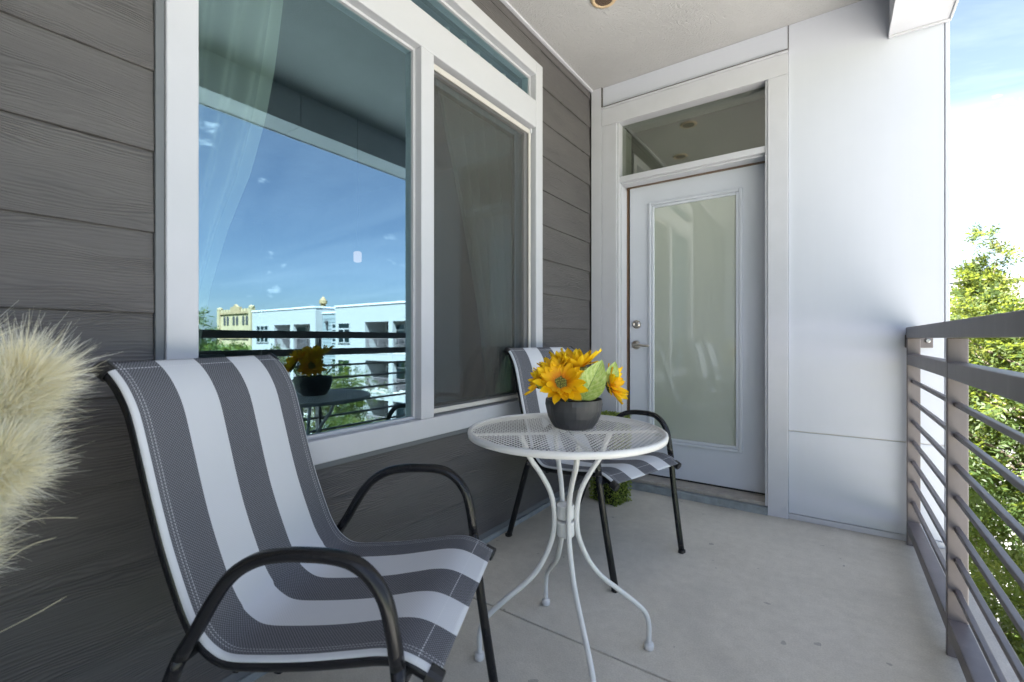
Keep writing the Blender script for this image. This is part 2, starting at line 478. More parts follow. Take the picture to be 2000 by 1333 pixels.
def crom(pts, sub=8):
    pts = [np.array(p, float) for p in pts]; P_ = [2 * pts[0] - pts[1]] + pts + [2 * pts[-1] - pts[-2]]; out = []
    for i in range(1, len(P_) - 2):
        p0, p1, p2, p3 = P_[i - 1:i + 3]
        for k in range(sub):
            t = k / sub
            out.append(.5 * ((2 * p1) + (-p0 + p2) * t + (2 * p0 - 5 * p1 + 4 * p2 - p3) * t * t + (-p0 + 3 * p1 - 3 * p2 + p3) * t ** 3))
    out.append(pts[-1]); return out
def np_mesh(name, verts, faces, mat, tint=None, smooth=False):
    """fast mesh from numpy: verts (n,3), quads (m,4); tint per vertex"""
    me = bpy.data.meshes.new(name); n, m = len(verts), len(faces); k = faces.shape[1]
    me.vertices.add(n); me.vertices.foreach_set("co", verts.astype(np.float32).ravel())
    me.loops.add(m * k); me.loops.foreach_set("vertex_index", faces.astype(np.int32).ravel())
    me.polygons.add(m); me.polygons.foreach_set("loop_start", np.arange(0, m * k, k, dtype=np.int32))
    me.update(calc_edges=True); me.validate()
    if tint is not None:
        at = me.attributes.new("tint", 'FLOAT', 'POINT'); at.data.foreach_set("value", tint.astype(np.float32))
    if smooth: me.polygons.foreach_set("use_smooth", [True] * m)
    me.materials.append(M[mat]); return me

# ------------------------------------------------------------------ levels
XL, YB, ZC, XE = -1.43, 3.045, 2.825, 0.47
W0, W1, WZ0, WZ1 = .454, 2.341, .605, 2.657       # window frame outer

# ================================================================== SETTING
# balcony floor: two slabs with a recessed control joint
fl = thing("balcony_floor", (0, 0, 0), None, None, kind='structure')
JY = 1.395
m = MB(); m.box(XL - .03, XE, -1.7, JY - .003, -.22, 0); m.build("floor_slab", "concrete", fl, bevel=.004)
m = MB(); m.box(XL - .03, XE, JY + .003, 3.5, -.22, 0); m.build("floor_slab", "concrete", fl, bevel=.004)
m = MB(); m.box(XL - .03, XE - .005, JY - .0029, JY + .0029, -.2, -.007); m.build("control_joint", "caulk_gap_dark", fl)
m = MB(); m.box(XE + .001, XE + .012, -1.7, 3.04, -.42, -.012); m.build("slab_edge_fascia", "panel_white", fl)

ce = thing("balcony_ceiling", (0, 0, ZC), None, None, kind='structure')
m = MB(); m.box(-1.60, XE, -1.7, 3.4, ZC, ZC + .3); m.build("ceiling_slab", "stucco_ceiling", ce)
m = MB(); m.box(XL - .002, XL + .018, -1.7, YB, ZC - .013, ZC - .001); m.build("edge_bead", "casing_white", ce, bevel=.002)
m = MB(); m.box(-9, XE - .01, -9, 9, ZC + .301, ZC + .9); m.box(-9, XE + .02, 3.401, 9, -9.5, ZC + .3); m.box(-9, XE + .02, -9, -2.0, -9.5, ZC + .3)
m.box(-9, -7.0, -1.999, 3.4, -9.5, ZC + .3); m.box(-6.99, XE - .02, -1.999, 3.4, -9.5, -.25)
tag(m.build("own_building", "far_white"), "white apartment block that this balcony belongs to, above and around it", "building")

# beam along the open edge, clad in two pieces with a seam
be = thing("edge_beam", (.355, 0, 2.583), "white boxed beam along the ceiling edge above the railing", "beam")
for a, b in ((-1.7, 1.836), (1.842, 3.02)):
    m = MB(); m.box(.24, XE, a, b, 2.583, ZC - .001); m.build("cladding_panel", "casing_white", be, bevel=.002)
m = MB(); m.box(.2365, .2435, -1.7, 3.02, 2.579, 2.6); m.build("corner_bead", "vinyl_white", be, bevel=.001)
m = MB(); m.box(.238, XE + .004, 3.022, 3.04, 2.575, 2.6); m.build("end_trim", "vinyl_white", be, bevel=.002)
m = MB(); m.box(XE - .004, XE + .006, -1.7, 3.02, 2.577, 2.615); m.build("drip_edge", "vinyl_white", be, bevel=.001)

# party wall behind the viewer
m = MB(); m.box(-1.6, XE, -1.82, -1.705, 0, ZC)
tag(m.build("party_wall", "panel_white"), "white end wall closing the balcony behind the viewer", "wall")

# ------------------------------------------------------------------ lap siding wall with its boards
sw = thing("siding_wall", (XL, 0, 0), "dark grey wood-grain lap siding wall around the wide white window", "wall")
zj = [1.0965 + .2085 * k for k in range(-5, 9)]          # board bottom edges
def board(y0, y1, z0, z1, cut0=None, cut1=None):
    """lapped board: bottom edge proud; front leans back towards the top"""
    m = MB(); t = .0115
    zt = min(z1, ZC - .014)
    lean = .0085 * (zt - z0) / .2085
    prof = [(XL, z0), (XL - lean, zt), (XL - lean - t, zt), (XL - t, z0)]
    vs_ = [(x, y0, z) for x, z in prof] + [(x, y1, z) for x, z in prof]
    m.add(vs_, [(0, 1, 2, 3), (7, 6, 5, 4), (4, 5, 1, 0), (5, 6, 2, 1), (6, 7, 3, 2), (7, 4, 0, 3)])
    return m.build("siding_board", "siding_paint", sw, bevel=.0015, seg=1)
YR = YB - .022
for i, z0 in enumerate(zj):
    z1 = z0 + .2085
    jit = random.uniform(-.0012, .0012); z0 += jit
    if z1 <= WZ0 - .02:
        if abs(z0 - .471) < .03:
            board(-1.7, 1.199, z0, z1); board(1.2005, YR, z0, z1)
        elif i % 2 == 0:
            board(-1.7, .16, z0, z1); board(.1615, YR, z0, z1)
        else: board(-1.7, YR, z0, z1)
    elif z0 < WZ0 - .03:                      # board cut under the sill
        board(-1.7, W0 - .022, z0, z1); board(W0 - .0215, W1 + .002, z0, WZ0 - .021); board(W1 + .0025, YR, z0, z1)
    elif z0 < WZ1:
        board(-1.7, W0 - .022, z0, z1); board(W1 + .002, YR, z0, z1)
        if z1 > WZ1 + .02: board(W0 - .0215, W1 + .0015, WZ1 + .003, z1)
    else:
        board(-1.7, YR, z0, z1)
m = MB(); m.box(XL - .028, XL + .004, W0 - .021, W0 - .001, WZ0 - .02, WZ1 + .001); m.box(XL - .028, XL + .004, W0 - .021, W1 + .001, WZ0 - .02, WZ0 - .0005)
m.build("trim_channel", "trim_grey", sw, bevel=.0015)
m = MB(); m.box(XL - .03, XL + .002, -1.7, YR, .026, .0535); m.build("starter_trim", "trim_grey", sw, bevel=.002)
m = MB(); m.box(XL - .03, XL + .008, -1.7, YR, .0, .0255); m.build("base_flashing", "flashing_grey", sw, bevel=.002)
m = MB()
m.box(-1.60, XL - .021, -1.7, W0 + .02, 0, ZC); m.box(-1.60, XL - .021, W1 - .02, 3.4, 0, ZC)
m.box(-1.60, XL - .021, W0 + .02, W1 - .02, 0, WZ0 + .02); m.box(-1.60, XL - .021, W0 + .02, W1 - .02, WZ1 - .02, ZC)
m.build("wall_core", "caulk_gap_dark", sw)

# ------------------------------------------------------------------ wide window
FX = XL + .012                                    # front of frame
GX = XL - .040                                    # glass plane
wn = thing("window", (XL, W0, WZ0), "wide white framed window with transom, fixed pane and screened sliding side", "window")
D0, D1 = GX - .05, FX
ML, MR = 1.356, 1.432                             # mullion
TB0, TB1 = 2.268, 2.425                           # head bar between pane and transom
m = MB(); m.box(D0, D1, W0, .529, WZ0, WZ1); m.box(D0, D1, 2.266, W1, WZ0, WZ1)
m.box(D0, D1, .529, 2.266, WZ0, .687); m.box(D0, D1, .529, 2.266, 2.58, WZ1)
m.build("window_frame", "vinyl_white", wn, bevel=.004)
m = MB(); m.box(D0, D1 - .001, .529, 2.266, TB0, TB1); m.build("transom_bar", "vinyl_white", wn, bevel=.004)
m = MB(); m.box(D0, D1 - .0015, ML, MR, .687, TB0); m.build("mullion", "vinyl_white", wn, bevel=.004)
def glazing(y0, y1, z0, z1, gx, name, beadw=.012):
    m = MB()
    m.box(gx - .01, gx + .014, y0, y0 + beadw, z0, z1); m.box(gx - .01, gx + .014, y1 - beadw, y1, z0, z1)
    m.box(gx - .01, gx + .014, y0 + beadw, y1 - beadw, z0, z0 + beadw); m.box(gx - .01, gx + .014, y0 + beadw, y1 - beadw, z1 - beadw, z1)
    fr = m.build("glazing_bead", "vinyl_white", wn, bevel=.002)
    m = MB(); b = beadw - .002
    vs_ = [(gx, y0 + b, z0 + b), (gx, y1 - b, z0 + b), (gx, y1 - b, z1 - b), (gx, y0 + b, z1 - b)]
    vb = [(x - .005, y, z) for x, y, z in vs_]
    m.add(vs_, [(0, 1, 2, 3)]); m.add(vb, [(3, 2, 1, 0)], mi=1)
    m.add(vs_ + vb, [(0, 4, 5, 1), (1, 5, 6, 2), (2, 6, 7, 3), (3, 7, 4, 0)], mi=1)
    return m.build(name, ["window_glass", "clear_edge"], wn)
glazing(.529, ML, .687, TB0, GX, "fixed_pane")
glazing(.529, 2.266, TB1, 2.58, GX, "transom_pane")
glazing(MR, 2.266, .687, TB0, GX - .03, "sliding_pane", .03)
# insect screen in front of the sliding pane
SX = XL - .012
sc = thing("insect_screen", (SX, MR, .69), None, None); sc.parent = wn; sc.location = Vector((SX, MR + .002, .69)) - wn.location
y0, y1, z0, z1 = MR + .003, 2.236, .70, 2.245
m = MB(); f_ = .020
m.box(SX - .006, SX + .006, y0, y0 + .006, z0, z1); m.box(SX - .006, SX + .006, y1 - f_, y1, z0, z1)
m.box(SX - .006, SX + .006, y0 + .006, y1 - f_, z0, z0 + f_); m.box(SX - .006, SX + .006, y0 + .006, y1 - f_, z1 - .026, z1)
m.build("screen_frame", "vinyl_warm", sc, bevel=.002)
m = MB(); m.add([(SX, y0 + .003, z0 + .01), (SX, y1 - .01, z0 + .01), (SX, y1 - .01, z1 - .01), (SX, y0 + .003, z1 - .01)], [(0, 1, 2, 3)])
m.build("screen_mesh", "screen_mesh", sc)
m = MB(); m.box(SX - .002, SX + .012, 2.225, 2.24, 2.225, 2.25); m.build("screen_clip", "vinyl_white", sc)

# ------------------------------------------------------------------ room behind the window
rm = thing("living_room", (-4.2, .8, 0), None, None, kind='structure')
m = MB(); m.box(-6.9, -1.601, -1.69, 3.39, -.02, 0); m.build("room_floor", "room_floor", rm)
m = MB(); m.box(-6.9, -1.601, -1.69, 3.39, 2.74, 2.8); m.build("room_ceiling", "room_wall", rm)
m = MB(); m.box(-6.95, -6.901, -1.69, 3.39, 0, 2.74); m.box(-6.9, -1.601, -1.72, -1.691, 0, 2.74); m.box(-6.9, -1.601, 3.391, 3.4, 0, 2.74); m.build("room_wall", "room_wall", rm)

def curtain(name, label, edge, sgn, nf):
    """edge: list of (z, y) of the free edge; the other edge hangs straight"""
    zs = [e[0] for e in edge][::-1]; ys = [e[1] for e in edge][::-1]
    yf = .44 if sgn > 0 else 2.36
    def fn(a, b):
        z = .03 + b * 2.58
        ye = float(np.interp(z, zs, ys))
        y = yf + (ye - yf) * a
        amp = .028 * (.4 + .6 * abs(ye - yf) / .45)
        x = -1.63 + amp * math.sin(a * nf * 2 * PI + 1.1 * math.sin(z * 1.3)) + .01 * math.sin(z * 3 + a * 9)
        return (x, y, z), (a, b)
    m = MB(); m.grid(fn, 70, 40)
    o = m.build(name, "sheer_curtain", None, smooth=True); return tag(o, label, "curtain", "sheer curtains inside the window")
curtain("sheer_curtain", "sheer white curtain swept aside behind the fixed pane", [(2.6, .92), (2.245, .873), (1.989, .836), (1.794, .801), (1.585, .75), (1.399, .686), (1.195, .634), (1.0, .605), (.6, .58), (0, .60)], 1, 5)
curtain("sheer_curtain", "sheer white curtain swept aside behind the insect screen", [(2.6, 1.62), (2.275, 1.685), (2.085, 1.73), (1.741, 1.83), (1.319, 1.958), (1.065, 2.026), (.7, 2.08), (0, 2.08)], -1, 6)

pl = thing("pendant_lamp", (-3, 2.196, 1.62), "small lit pendant lamp hanging in the room behind the fixed pane", "lamp")
m = MB(); m.lathe([(.022, 1.622), (.03, 1.63), (.03, 1.695), (.02, 1.703)], 20, (-3, 2.196, 0)); m.build("lamp_shade", "lamp_glow", pl, smooth=True)
m = MB(); m.tube([(-3, 2.196, 1.70), (-3, 2.196, 2.74)], .0022, 6); m.build("cord", "bulb_cord", pl)

# ------------------------------------------------------------------ white panel wall with trims
bw = thing("panel_wall", (-.2, YB, 0), "white fibre cement panel wall at the end of the balcony", "wall")
def bx(nm, x0, x1, y0, y1, z0, z1, mat, par, bev=.002): 
    m = MB(); m.box(x0, x1, y0, y1, z0, z1); return m.build(nm, mat, par, bevel=bev)
bx("wall_panel", -.2035, .451, YB, YB + .12, .507, ZC, "panel_white", bw)
bx("wall_panel", -.2035, .451, YB, YB + .12, .034, .5015, "panel_white", bw)
bx("joint_bead", -.203, .4505, YB + .006, YB + .11, .4995, .509, "vinyl_warm", bw, 0)
bx("base_trim", -.2035, .451, YB - .004, YB + .11, .001, .031, "vinyl_white", bw)
bx("corner_trim", .4535, XE, YB - .003, YB + .35, 0, ZC + .3, "panel_white", bw)
bx("corner_board", XL + .004, -1.3485, YB - .016, YB + .1, .0, ZC - .001, "casing_white", bw)
bx("frieze_panel", -1.342, -.2075, YB - .002, YB + .1, 2.682, ZC - .001, "panel_white", bw)
bx("drip_cap", -1.345, -.2045, YB - .020, YB + .1, 2.664, 2.677, "casing_white", bw)
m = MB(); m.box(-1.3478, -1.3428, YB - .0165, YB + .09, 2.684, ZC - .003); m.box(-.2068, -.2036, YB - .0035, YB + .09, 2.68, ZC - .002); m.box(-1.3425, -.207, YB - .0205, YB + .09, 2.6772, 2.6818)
m.build("gap_shade_strip", "caulk_gap_dark", bw)  # thin dark strips, slightly proud, paint in the shade of the frieze gaps
m = MB(); m.box(-1.60, -1.29, YB + .101, YB + .35, 0, ZC); m.box(-1.29, -.25, YB + .101, YB + .35, 2.62, ZC); m.box(-.25, .45, YB + .121, YB + .35, 0, ZC)
m.build("wall_core", "caulk_gap_dark", bw)

# ------------------------------------------------------------------ door with transom
dr = thing("balcony_door", (-.77, YB + .14, 0), "white glazed balcony door standing slightly ajar below a transom", "door")
CF = YB - .013
bx("casing", -1.3445, -1.237, CF, YB + .1, 0, 2.542, "casing_white", dr)
bx("casing", -.307, -.2045, CF, YB + .1, 0, 2.542, "casing_white", dr)
bx("head_casing", -1.3445, -.2045, CF - .0015, YB + .1, 2.5435, 2.6625, "casing_white", dr)
DY = 3.19
# stepped jambs
m = MB(); m.box(-1.2365, -1.222, YB - .004, DY + .1, .05, 2.543); m.box(-1.2215, -1.212, YB + .03, DY + .1, .05, 2.1); m.build("jamb", "casing_white", dr, bevel=.002)
m = MB(); m.box(-.3215, -.3075, YB - .004, DY + .1, .05, 2.543); m.build("jamb", "casing_white", dr, bevel=.002)
m = MB(); m.box(-1.2215, -.322, YB + .005, DY + .1, 2.128, 2.166); m.box(-1.2215, -.322, YB + .035, DY + .1, 2.118, 2.1275); m.build("transom_bar", "casing_white", dr, bevel=.002)
m = MB(); m.box(-1.2215, -.322, YB + .02, DY + .1, 2.555, 2.60); m.build("transom_stop", "casing_white", dr, bevel=.002)
m = MB(); y = 3.11
m.add([(-1.223, y, 2.165), (-.321, y, 2.165), (-.321, y, 2.557), (-1.223, y, 2.557)], [(0, 1, 2, 3)])
m.add([(-1.223, y + .006, 2.165), (-.321, y + .006, 2.165), (-.321, y + .006, 2.557), (-1.223, y + .006, 2.557)], [(3, 2, 1, 0)], mi=1)
m.build("transom_pane", ["transom_glass", "clear_edge"], dr)
bx("threshold", -1.2215, -.322, YB + .005, DY + .08, .046, .066, "threshold_tan", dr)
bx("sill_flashing", -1.2365, -.3075, YB - .022, YB + .09, .0, .044, "flashing_grey", dr)
bx("door_sweep", -1.19, -.325, DY + .004, DY + .03, .0665, .078, "black_plastic", dr, 0)
m = MB(); m.box(-1.2117, -1.2085, 3.168, 3.26, .08, 2.112); m.box(-1.2085, -.3225, 3.168, 3.26, 2.1135, 2.1172); m.build("weatherstrip_gap_shade", "vent_brown", dr)  # dark brown strips on jamb and head paint in the shaded gap round the door
# slab as a frame round the glass
DX0, DX1, DZ0, DZ1 = -1.197, -.3225, .078, 2.112
GX0, GX1, GZ0, GZ1 = -1.022, -.500, .345, 1.946
sl = MB(); sl.box(DX0, GX0 - .03, DY, DY + .044, DZ0, DZ1); sl.box(GX1 + .03, DX1, DY, DY + .044, DZ0, DZ1)
sl.box(GX0 - .03, GX1 + .03, DY, DY + .044, DZ0, GZ0 - .03); sl.box(GX0 - .03, GX1 + .03, DY, DY + .044, GZ1 + .03, DZ1)
slab = sl.build("door_slab", "door_paint", dr)
def lite_frame(o_, i_, y0, y1):
    m = MB()
    m.box(GX0 - o_, GX0 - i_, y0, y1, GZ0 - o_, GZ1 + o_); m.box(GX1 + i_, GX1 + o_, y0, y1, GZ0 - o_, GZ1 + o_)
    m.box(GX0 - i_, GX1 + i_, y0, y1, GZ0 - o_, GZ0 - i_); m.box(GX0 - i_, GX1 + i_, y0, y1, GZ1 + i_, GZ1 + o_)
    return m
lite_frame(.038, .018, DY - .012, DY + .02).build("lite_frame", "door_paint", dr, bevel=.005, seg=3)
lite_frame(.0175, .0, DY - .006, DY + .02).build("lite_bead", "door_paint", dr, bevel=.004, seg=2)
bx("door_glass", GX0 - .001, GX1 + .001, DY + .008, DY + .018, GZ0 - .001, GZ1 + .001, "shade_glass", dr, 0)
m = MB(); m.box(-1.2115, -1.1975, DY + .046, DY + .052, .08, 2.11); m.build("weatherstrip_gap_shade", "vent_brown", dr)
# lever handle and deadbolt
def yl(prof, cx_, cz_, y_): # lathe along -Y
    mm = MB(); mm.lathe(prof, 28); mm.v = [(cx_ + a, y_ - c_, cz_ + b) for a, b, c_ in mm.v]; return mm
kx, kz = -1.150, .985
hd = yl([(.032, 0), (.032, .004), (.029, .009), (.014, .011), (.012, .03), (.012, .045), (.004, .048)], kx, kz, DY).build("handle", "satin_nickel", dr, smooth=True)
m = MB(); m.tube(crom([(kx, DY - .040, kz), (kx + .03, DY - .043, kz + .001), (kx + .07, DY - .044, kz - .004), (kx + .105, DY - .042, kz - .004)], 5), [.010, .0105] + [.009] * 13 + [.007], 10, ell=(1, .8)); m.build("lever", "satin_nickel", hd, smooth=True)
yl([(.031, 0), (.031, .006), (.027, .014), (.020, .018), (.018, .019), (.017, .016), (.004, .016)], -1.146, 1.132, DY).build("deadbolt", "satin_nickel", dr, smooth=True)

# ------------------------------------------------------------------ ceiling fixtures
def vent(x, y, label):
    t = thing("ceiling_vent", (x, y, ZC), label, "ceiling vent", group="round vents in the balcony ceiling")
    m = MB(); m.lathe([(.046, -.006), (.052, -.010), (.066, -.007), (.070, -.001), (.070, .0)], 40, (0, 0, 0), cap=False); m.build("bezel", "bezel_beige", t, smooth=True, local=True)
    m = MB(); m.lathe([(.047, .004), (.047, .006)], 32); o = m.build("backing", "caulk_gap_dark", t, local=True); o.location.z = -.008
    for k in range(9):
        d = -.040 + k * .010; hw = math.sqrt(max(.0, .046 ** 2 - d * d))
        m = MB(); m.add([(d - .003, -hw, -.006), (d - .003, hw, -.006), (d + .002, hw, -.0095), (d + .002, -hw, -.0095), (d - .002, -hw, -.004), (d - .002, hw, -.004), (d + .003, hw, -.0075), (d + .003, -hw, -.0075)],
                       [(0, 3, 2, 1), (4, 5, 6, 7), (0, 1, 5, 4), (1, 2, 6, 5), (2, 3, 7, 6), (3, 0, 4, 7)])
        m.build("louver", "vent_brown", t, local=True)
vent(-.985, 2.245, "round beige louvred vent in the stucco ceiling near the door")
vent(-1.22, 1.60, "round beige louvred vent in the stucco ceiling farther from the door")

# ------------------------------------------------------------------ railing
rl = thing("balcony_railing", (.33, 0, 0), "grey steel balcony railing with flat top rail and horizontal bars", "railing")
RX0, RX1 = .306, .357
bx("top_rail", RX0 - .001, RX1 + .006, -1.7, 3.025, 1.033, 1.087, "rail_paint", rl, .003)
posts = [3.012, 2.047, 1.062, .077, -.908, -1.66]
for py in posts:
    bx("post", RX0, RX1, py - .022, py + .002, -.10 if py < 2.9 else .0, 1.0325, "rail_paint", rl, .003)
for a, b in zip(posts[1:], posts[:-1]):
    ya, yb = a + .0025, b - .0225
    bx("middle_rail", RX0 + .0008, RX1 - .0008, ya, yb, .901, .953, "rail_paint", rl, .003)
    bx("bottom_rail", RX0 + .0008, RX1 - .0008, ya, yb, .071, .121, "rail_paint", rl, .003)
    for k in range(7):
        zc_ = .818 - k * .1005
        m = MB(); m.box(.3225, .3385, ya, yb, zc_ - .008, zc_ + .008); m.build("bar", "rail_paint", rl, bevel=.002, seg=1)
bx("wall_plate", .302, .408, 3.030, 3.0405, .985, 1.05, "rail_paint", rl, .002)
for x in (.318, .388):
    mm = yl([(.011, 0), (.011, .006), (.007, .009)], x, 1.02, 3.030); mm.build("bolt", "steel_bolt", rl)

# ================================================================== CHAIRS
PROF = [(-.405, .980), (-.382, .962), (-.356, .930), (-.331, .880), (-.308, .800), (-.284, .710), (-.262, .635), (-.243, .580), (-.224, .530), (-.207, .490), (-.185, .455), (-.158, .432), (-.125, .421),
        (-.06, .425), (.03, .436), (.12, .452), (.175, .462), (.215, .463), (.250, .453), (.293, .432)]
def make_chair(label):
    t = thing("patio_chair", (0, 0, 0), label, "chair", group="striped sling chairs at the bistro table")
    path = crom(PROF, 4); n = len(path)
    P2 = np.array(path); T = np.gradient(P2, axis=0); T /= np.linalg.norm(T, axis=1)[:, None]; NN = np.stack([T[:, 1] * -1, T[:, 0]], 1)
    # normal towards the sitter: (forward/up)
    NN = np.where((NN[:, 1] + NN[:, 0] < 0)[:, None], -NN, NN)
    arc = np.concatenate([[0], np.cumsum(np.linalg.norm(np.diff(P2, axis=0), axis=1))]); L = arc[-1]
    hw = lambda s: .246 - .004 * s
    rt = .0138
    # sling
    nu, nv = n - 1, 40
    def prof_across(a):
        """returns (lateral fraction offset, normal offset) wrapping round the tube at both edges"""
        return a
    m = MB()
    def fn(i_, a):
        i = int(round(i_ * nu)); s_ = arc[i] / L; c_ = P2[i]; nn = NN[i]
        w_ = hw(s_); e = .055
        if a < e or a > 1 - e:
            q_ = (e - a) / e if a < e else (a - (1 - e)) / e      # 0 inner .. 1 outer
            ang = PI / 2 - .95 * q_
            lat = w_ + (rt + .0018) * math.cos(ang) - .002; nor = -rt + (rt + .0018) * math.sin(ang)
            lat = lat if a > .5 else -lat
        else:
            f_ = (a - e) / (1 - 2 * e); lat = -(w_ - .002) + 2 * (w_ - .002) * f_
            sag = .011 if i > 40 else .006
            nor = .0018 - sag * math.sin(PI * f_) * min(1, 3 * s_, 4 * (1 - s_) + .15)
        p = c_ + nn * nor
        return (p[0], lat, p[1]), (a, arc[i])
    m.grid(fn, nu, nv)
    sl_ = m.build("sling", "sling_fabric", t, smooth=True, local=True)
    sd_ = sl_.modifiers.new("solid", 'SOLIDIFY'); sd_.thickness = .0016; sd_.offset = -1
    # side rails
    for sg in (-1, 1):
        pts = [(c_[0] - nn[0] * rt, sg * hw(a / L), c_[1] - nn[1] * rt) for c_, nn, a in zip(P2, NN, arc)]
        m = MB(); m.tube(pts, rt, 12, side=(0, 1, 0), ell=(1.0, 1.0)); fr = m.build("side_rail", "black_metal", t, smooth=True, local=True)
        for k_, nm in ((0, 1), (-1, -2)):
            p, p2 = Vector(pts[k_]), Vector(pts[nm]); d = (p - p2).normalized()
            m = MB(); m.tube([p - d * .022, p + d * .006, p + d * .008], [rt + .0032, rt + .0032, rt], 12, side=(0, 1, 0), ell=(1.05, 1.05)); m.build("end_cap", "black_plastic", fr, smooth=False, local=True)
    # cross bars under the sling
    for (u_, z_) in ((.262, .428), (-.118, .395)):
        m = MB(); m.tube([(u_, -.243, z_), (u_, -.1, z_), (u_, .1, z_), (u_, .243, z_)], .010, 10); m.build("cross_bar", "black_metal", t, smooth=True, local=True)
    # arms that run down into both legs
    AP = [(-.384, .0), (-.30, .205), (-.218, .404), (-.169, .486), (-.129, .552), (-.092, .597), (-.045, .626), (.006, .639), (.055, .643), (.105, .643), (.145, .635), (.178, .612), (.203, .575), (.216, .525), (.226, .46), (.250, .275), (.297, .0)]
    for sg in (-1, 1):
        pp = crom(AP, 4)
        z_ = lambda zz: .258 + .020 * min(1, max(0, zz / .42))
        pts = [(p[0], sg * z_(p[1]), p[1]) for p in pp]
        i0 = next(i for i, p in enumerate(pp) if p[1] > .415); i1 = max(i for i, p in enumerate(pp) if p[1] > .43)
        for nm, seg_ in (("leg", pts[:i0 + 1]), ("armrest", pts[i0:i1 + 1]), ("leg", pts[i1:])):
            m = MB(); m.tube(seg_, .0155, 14, side=(0, 1, 0), ell=(1.0, .84)); lg = m.build(nm, "black_metal", t, smooth=True, local=True)
            if nm == "leg":
                foot = Vector(seg_[0] if seg_[0][2] < .01 else seg_[-1])
                m = MB(); m.box(foot.x - .012, foot.x + .012, foot.y - .0155, foot.y + .0155, .0, .016); m.build("foot_cap", "black_plastic", lg, bevel=.003, local=True)
        # brackets to the side rail
        for (u_, z__) in ((-.208, .43), (.228, .435)):
            m = MB(); m.box(u_ - .012, u_ + .012, min(sg * .243, sg * .280), max(sg * .243, sg * .280), z__ - .012, z__ + .008); m.build("bracket", "black_metal", t, bevel=.003, local=True)
    return t
chair_a = make_chair("grey and white striped sling chair in front, nearest the dried grass plumes")
chair_a.location = (-.942, .682, 0); chair_a.rotation_euler.z = .458
chair_b = copy_tree(chair_a)
chair_b.location = (-.944, 2.089, 0); chair_b.rotation_euler.z = -.257
chair_b["label"] = "grey and white striped sling chair behind the bistro table, before the door"
# paper tag on the far chair's front leg
bl = [o for o in ALL() if o.parent == chair_b and o.name.startswith("leg")]
fl_ = [o for o in bl if max(v_.co.x for v_ in o.data.vertices) > .25 and max(v_.co.y for v_ in o.data.vertices) > 0][0]
m = MB(); pts = [(.2825, .2605, .062), (.2770, .262, .108)]
m.tube(pts, .0160, 14, side=(0, 1, 0), ell=(.7, .86)); tg = m.build("paper_tag", "tag_paper", fl_, smooth=True, local=True)

# ================================================================== BISTRO TABLE
TX, TY, TZ, TR = -.712, 1.318, .738, .318
tb = thing("bistro_table", (TX, TY, 0), "round white metal bistro table with expanded mesh top", "table", R(0))
m = MB(); rr = [(TR - .006, TZ - .021), (TR - .001, TZ - .019), (TR + .0005, TZ - .010), (TR - .001, TZ - .003), (TR - .006, TZ), (TR - .011, TZ - .001), (TR - .012, TZ - .006), (TR - .010, TZ - .019)]
rings = [[(r_ * math.cos(2 * PI * k / 96), r_ * math.sin(2 * PI * k / 96), z_) for k in range(96)] for r_, z_ in rr + rr[:1]]
m.loft(rings, cap=False); m.build("rim", "table_white", tb, smooth=True, local=True)
m = MB(); ri = TR - .011
for ang in (R(94), R(156)):
    dx, dy = math.cos(ang), math.sin(ang); px_, py_ = -dy, dx; sp = .0128
    k = -int(ri / sp)
    while k * sp < ri:
        d = k * sp; hl = math.sqrt(max(0, ri * ri - d * d))
        if hl > .01:
            hw_ = .00082; z0_ = TZ - .0055; z1_ = TZ - .0042 + (.0004 if ang > 2 else 0)
            c_ = [(px_ * (d + s_ * hw_) + dx * hl * e_, py_ * (d + s_ * hw_) + dy * hl * e_) for e_ in (-1, 1) for s_ in (-1, 1)]
            vs_ = [(a, b, z0_) for a, b in (c_[0], c_[1], c_[3], c_[2])] + [(a, b, z1_) for a, b in (c_[0], c_[1], c_[3], c_[2])]
            m.add(vs_, [(0, 3, 2, 1), (4, 5, 6, 7), (0, 1, 5, 4), (1, 2, 6, 5), (2, 3, 7, 6), (3, 0, 4, 7)])
        k += 1
tag(m.build("mesh_top", "table_white", tb, local=True), kind='stuff')
LEG = [(.150, .722), (.132, .682), (.115, .640), (.084, .595), (.055, .543), (.041, .495), (.037, .434), (.046, .374), (.078, .302), (.120, .249), (.183, .199), (.240, .152), (.268, .122), (.280, .085), (.2805, .05), (.2805, .004)]
for k in range(4):
    a_ = R(40 + 90 * k + (4 if k % 2 else 0))
    pts = [(r_ * math.cos(a_), r_ * math.sin(a_), z_) for r_, z_ in crom(LEG, 4)]
    m = MB(); m.tube(pts, .0085, 12, side=(-math.sin(a_), math.cos(a_), 0)); lg = m.build("leg", "table_white", tb, smooth=True, local=True)
    fx, fy = pts[-1][:2]
    m = MB(); m.lathe([(.010, .024), (.015, .021), (.0165, .012), (.015, .002), (.012, .0)], 16, (fx, fy, 0)); m.build("foot_cap", "table_white", lg, smooth=True, local=True)
    m = MB(); m.tube([(.02 * math.cos(a_), .02 * math.sin(a_), TZ - .016), ((TR - .01) * math.cos(a_), (TR - .01) * math.sin(a_), TZ - .016)], .009, 8, side=(0, 0, 1), ell=(.5, 1)); m.build("brace", "table_white", tb, local=True)
for z0_, z1_ in ((.445, .490), (.388, .436)):
    m = MB(); m.lathe([(.026, z0_), (.0285, z0_ + .003), (.0285, z1_ - .003), (.026, z1_), (.004, z1_ + .001)], 28); m.build("collar", "table_white", tb, smooth=False, bevel=.0, local=True)

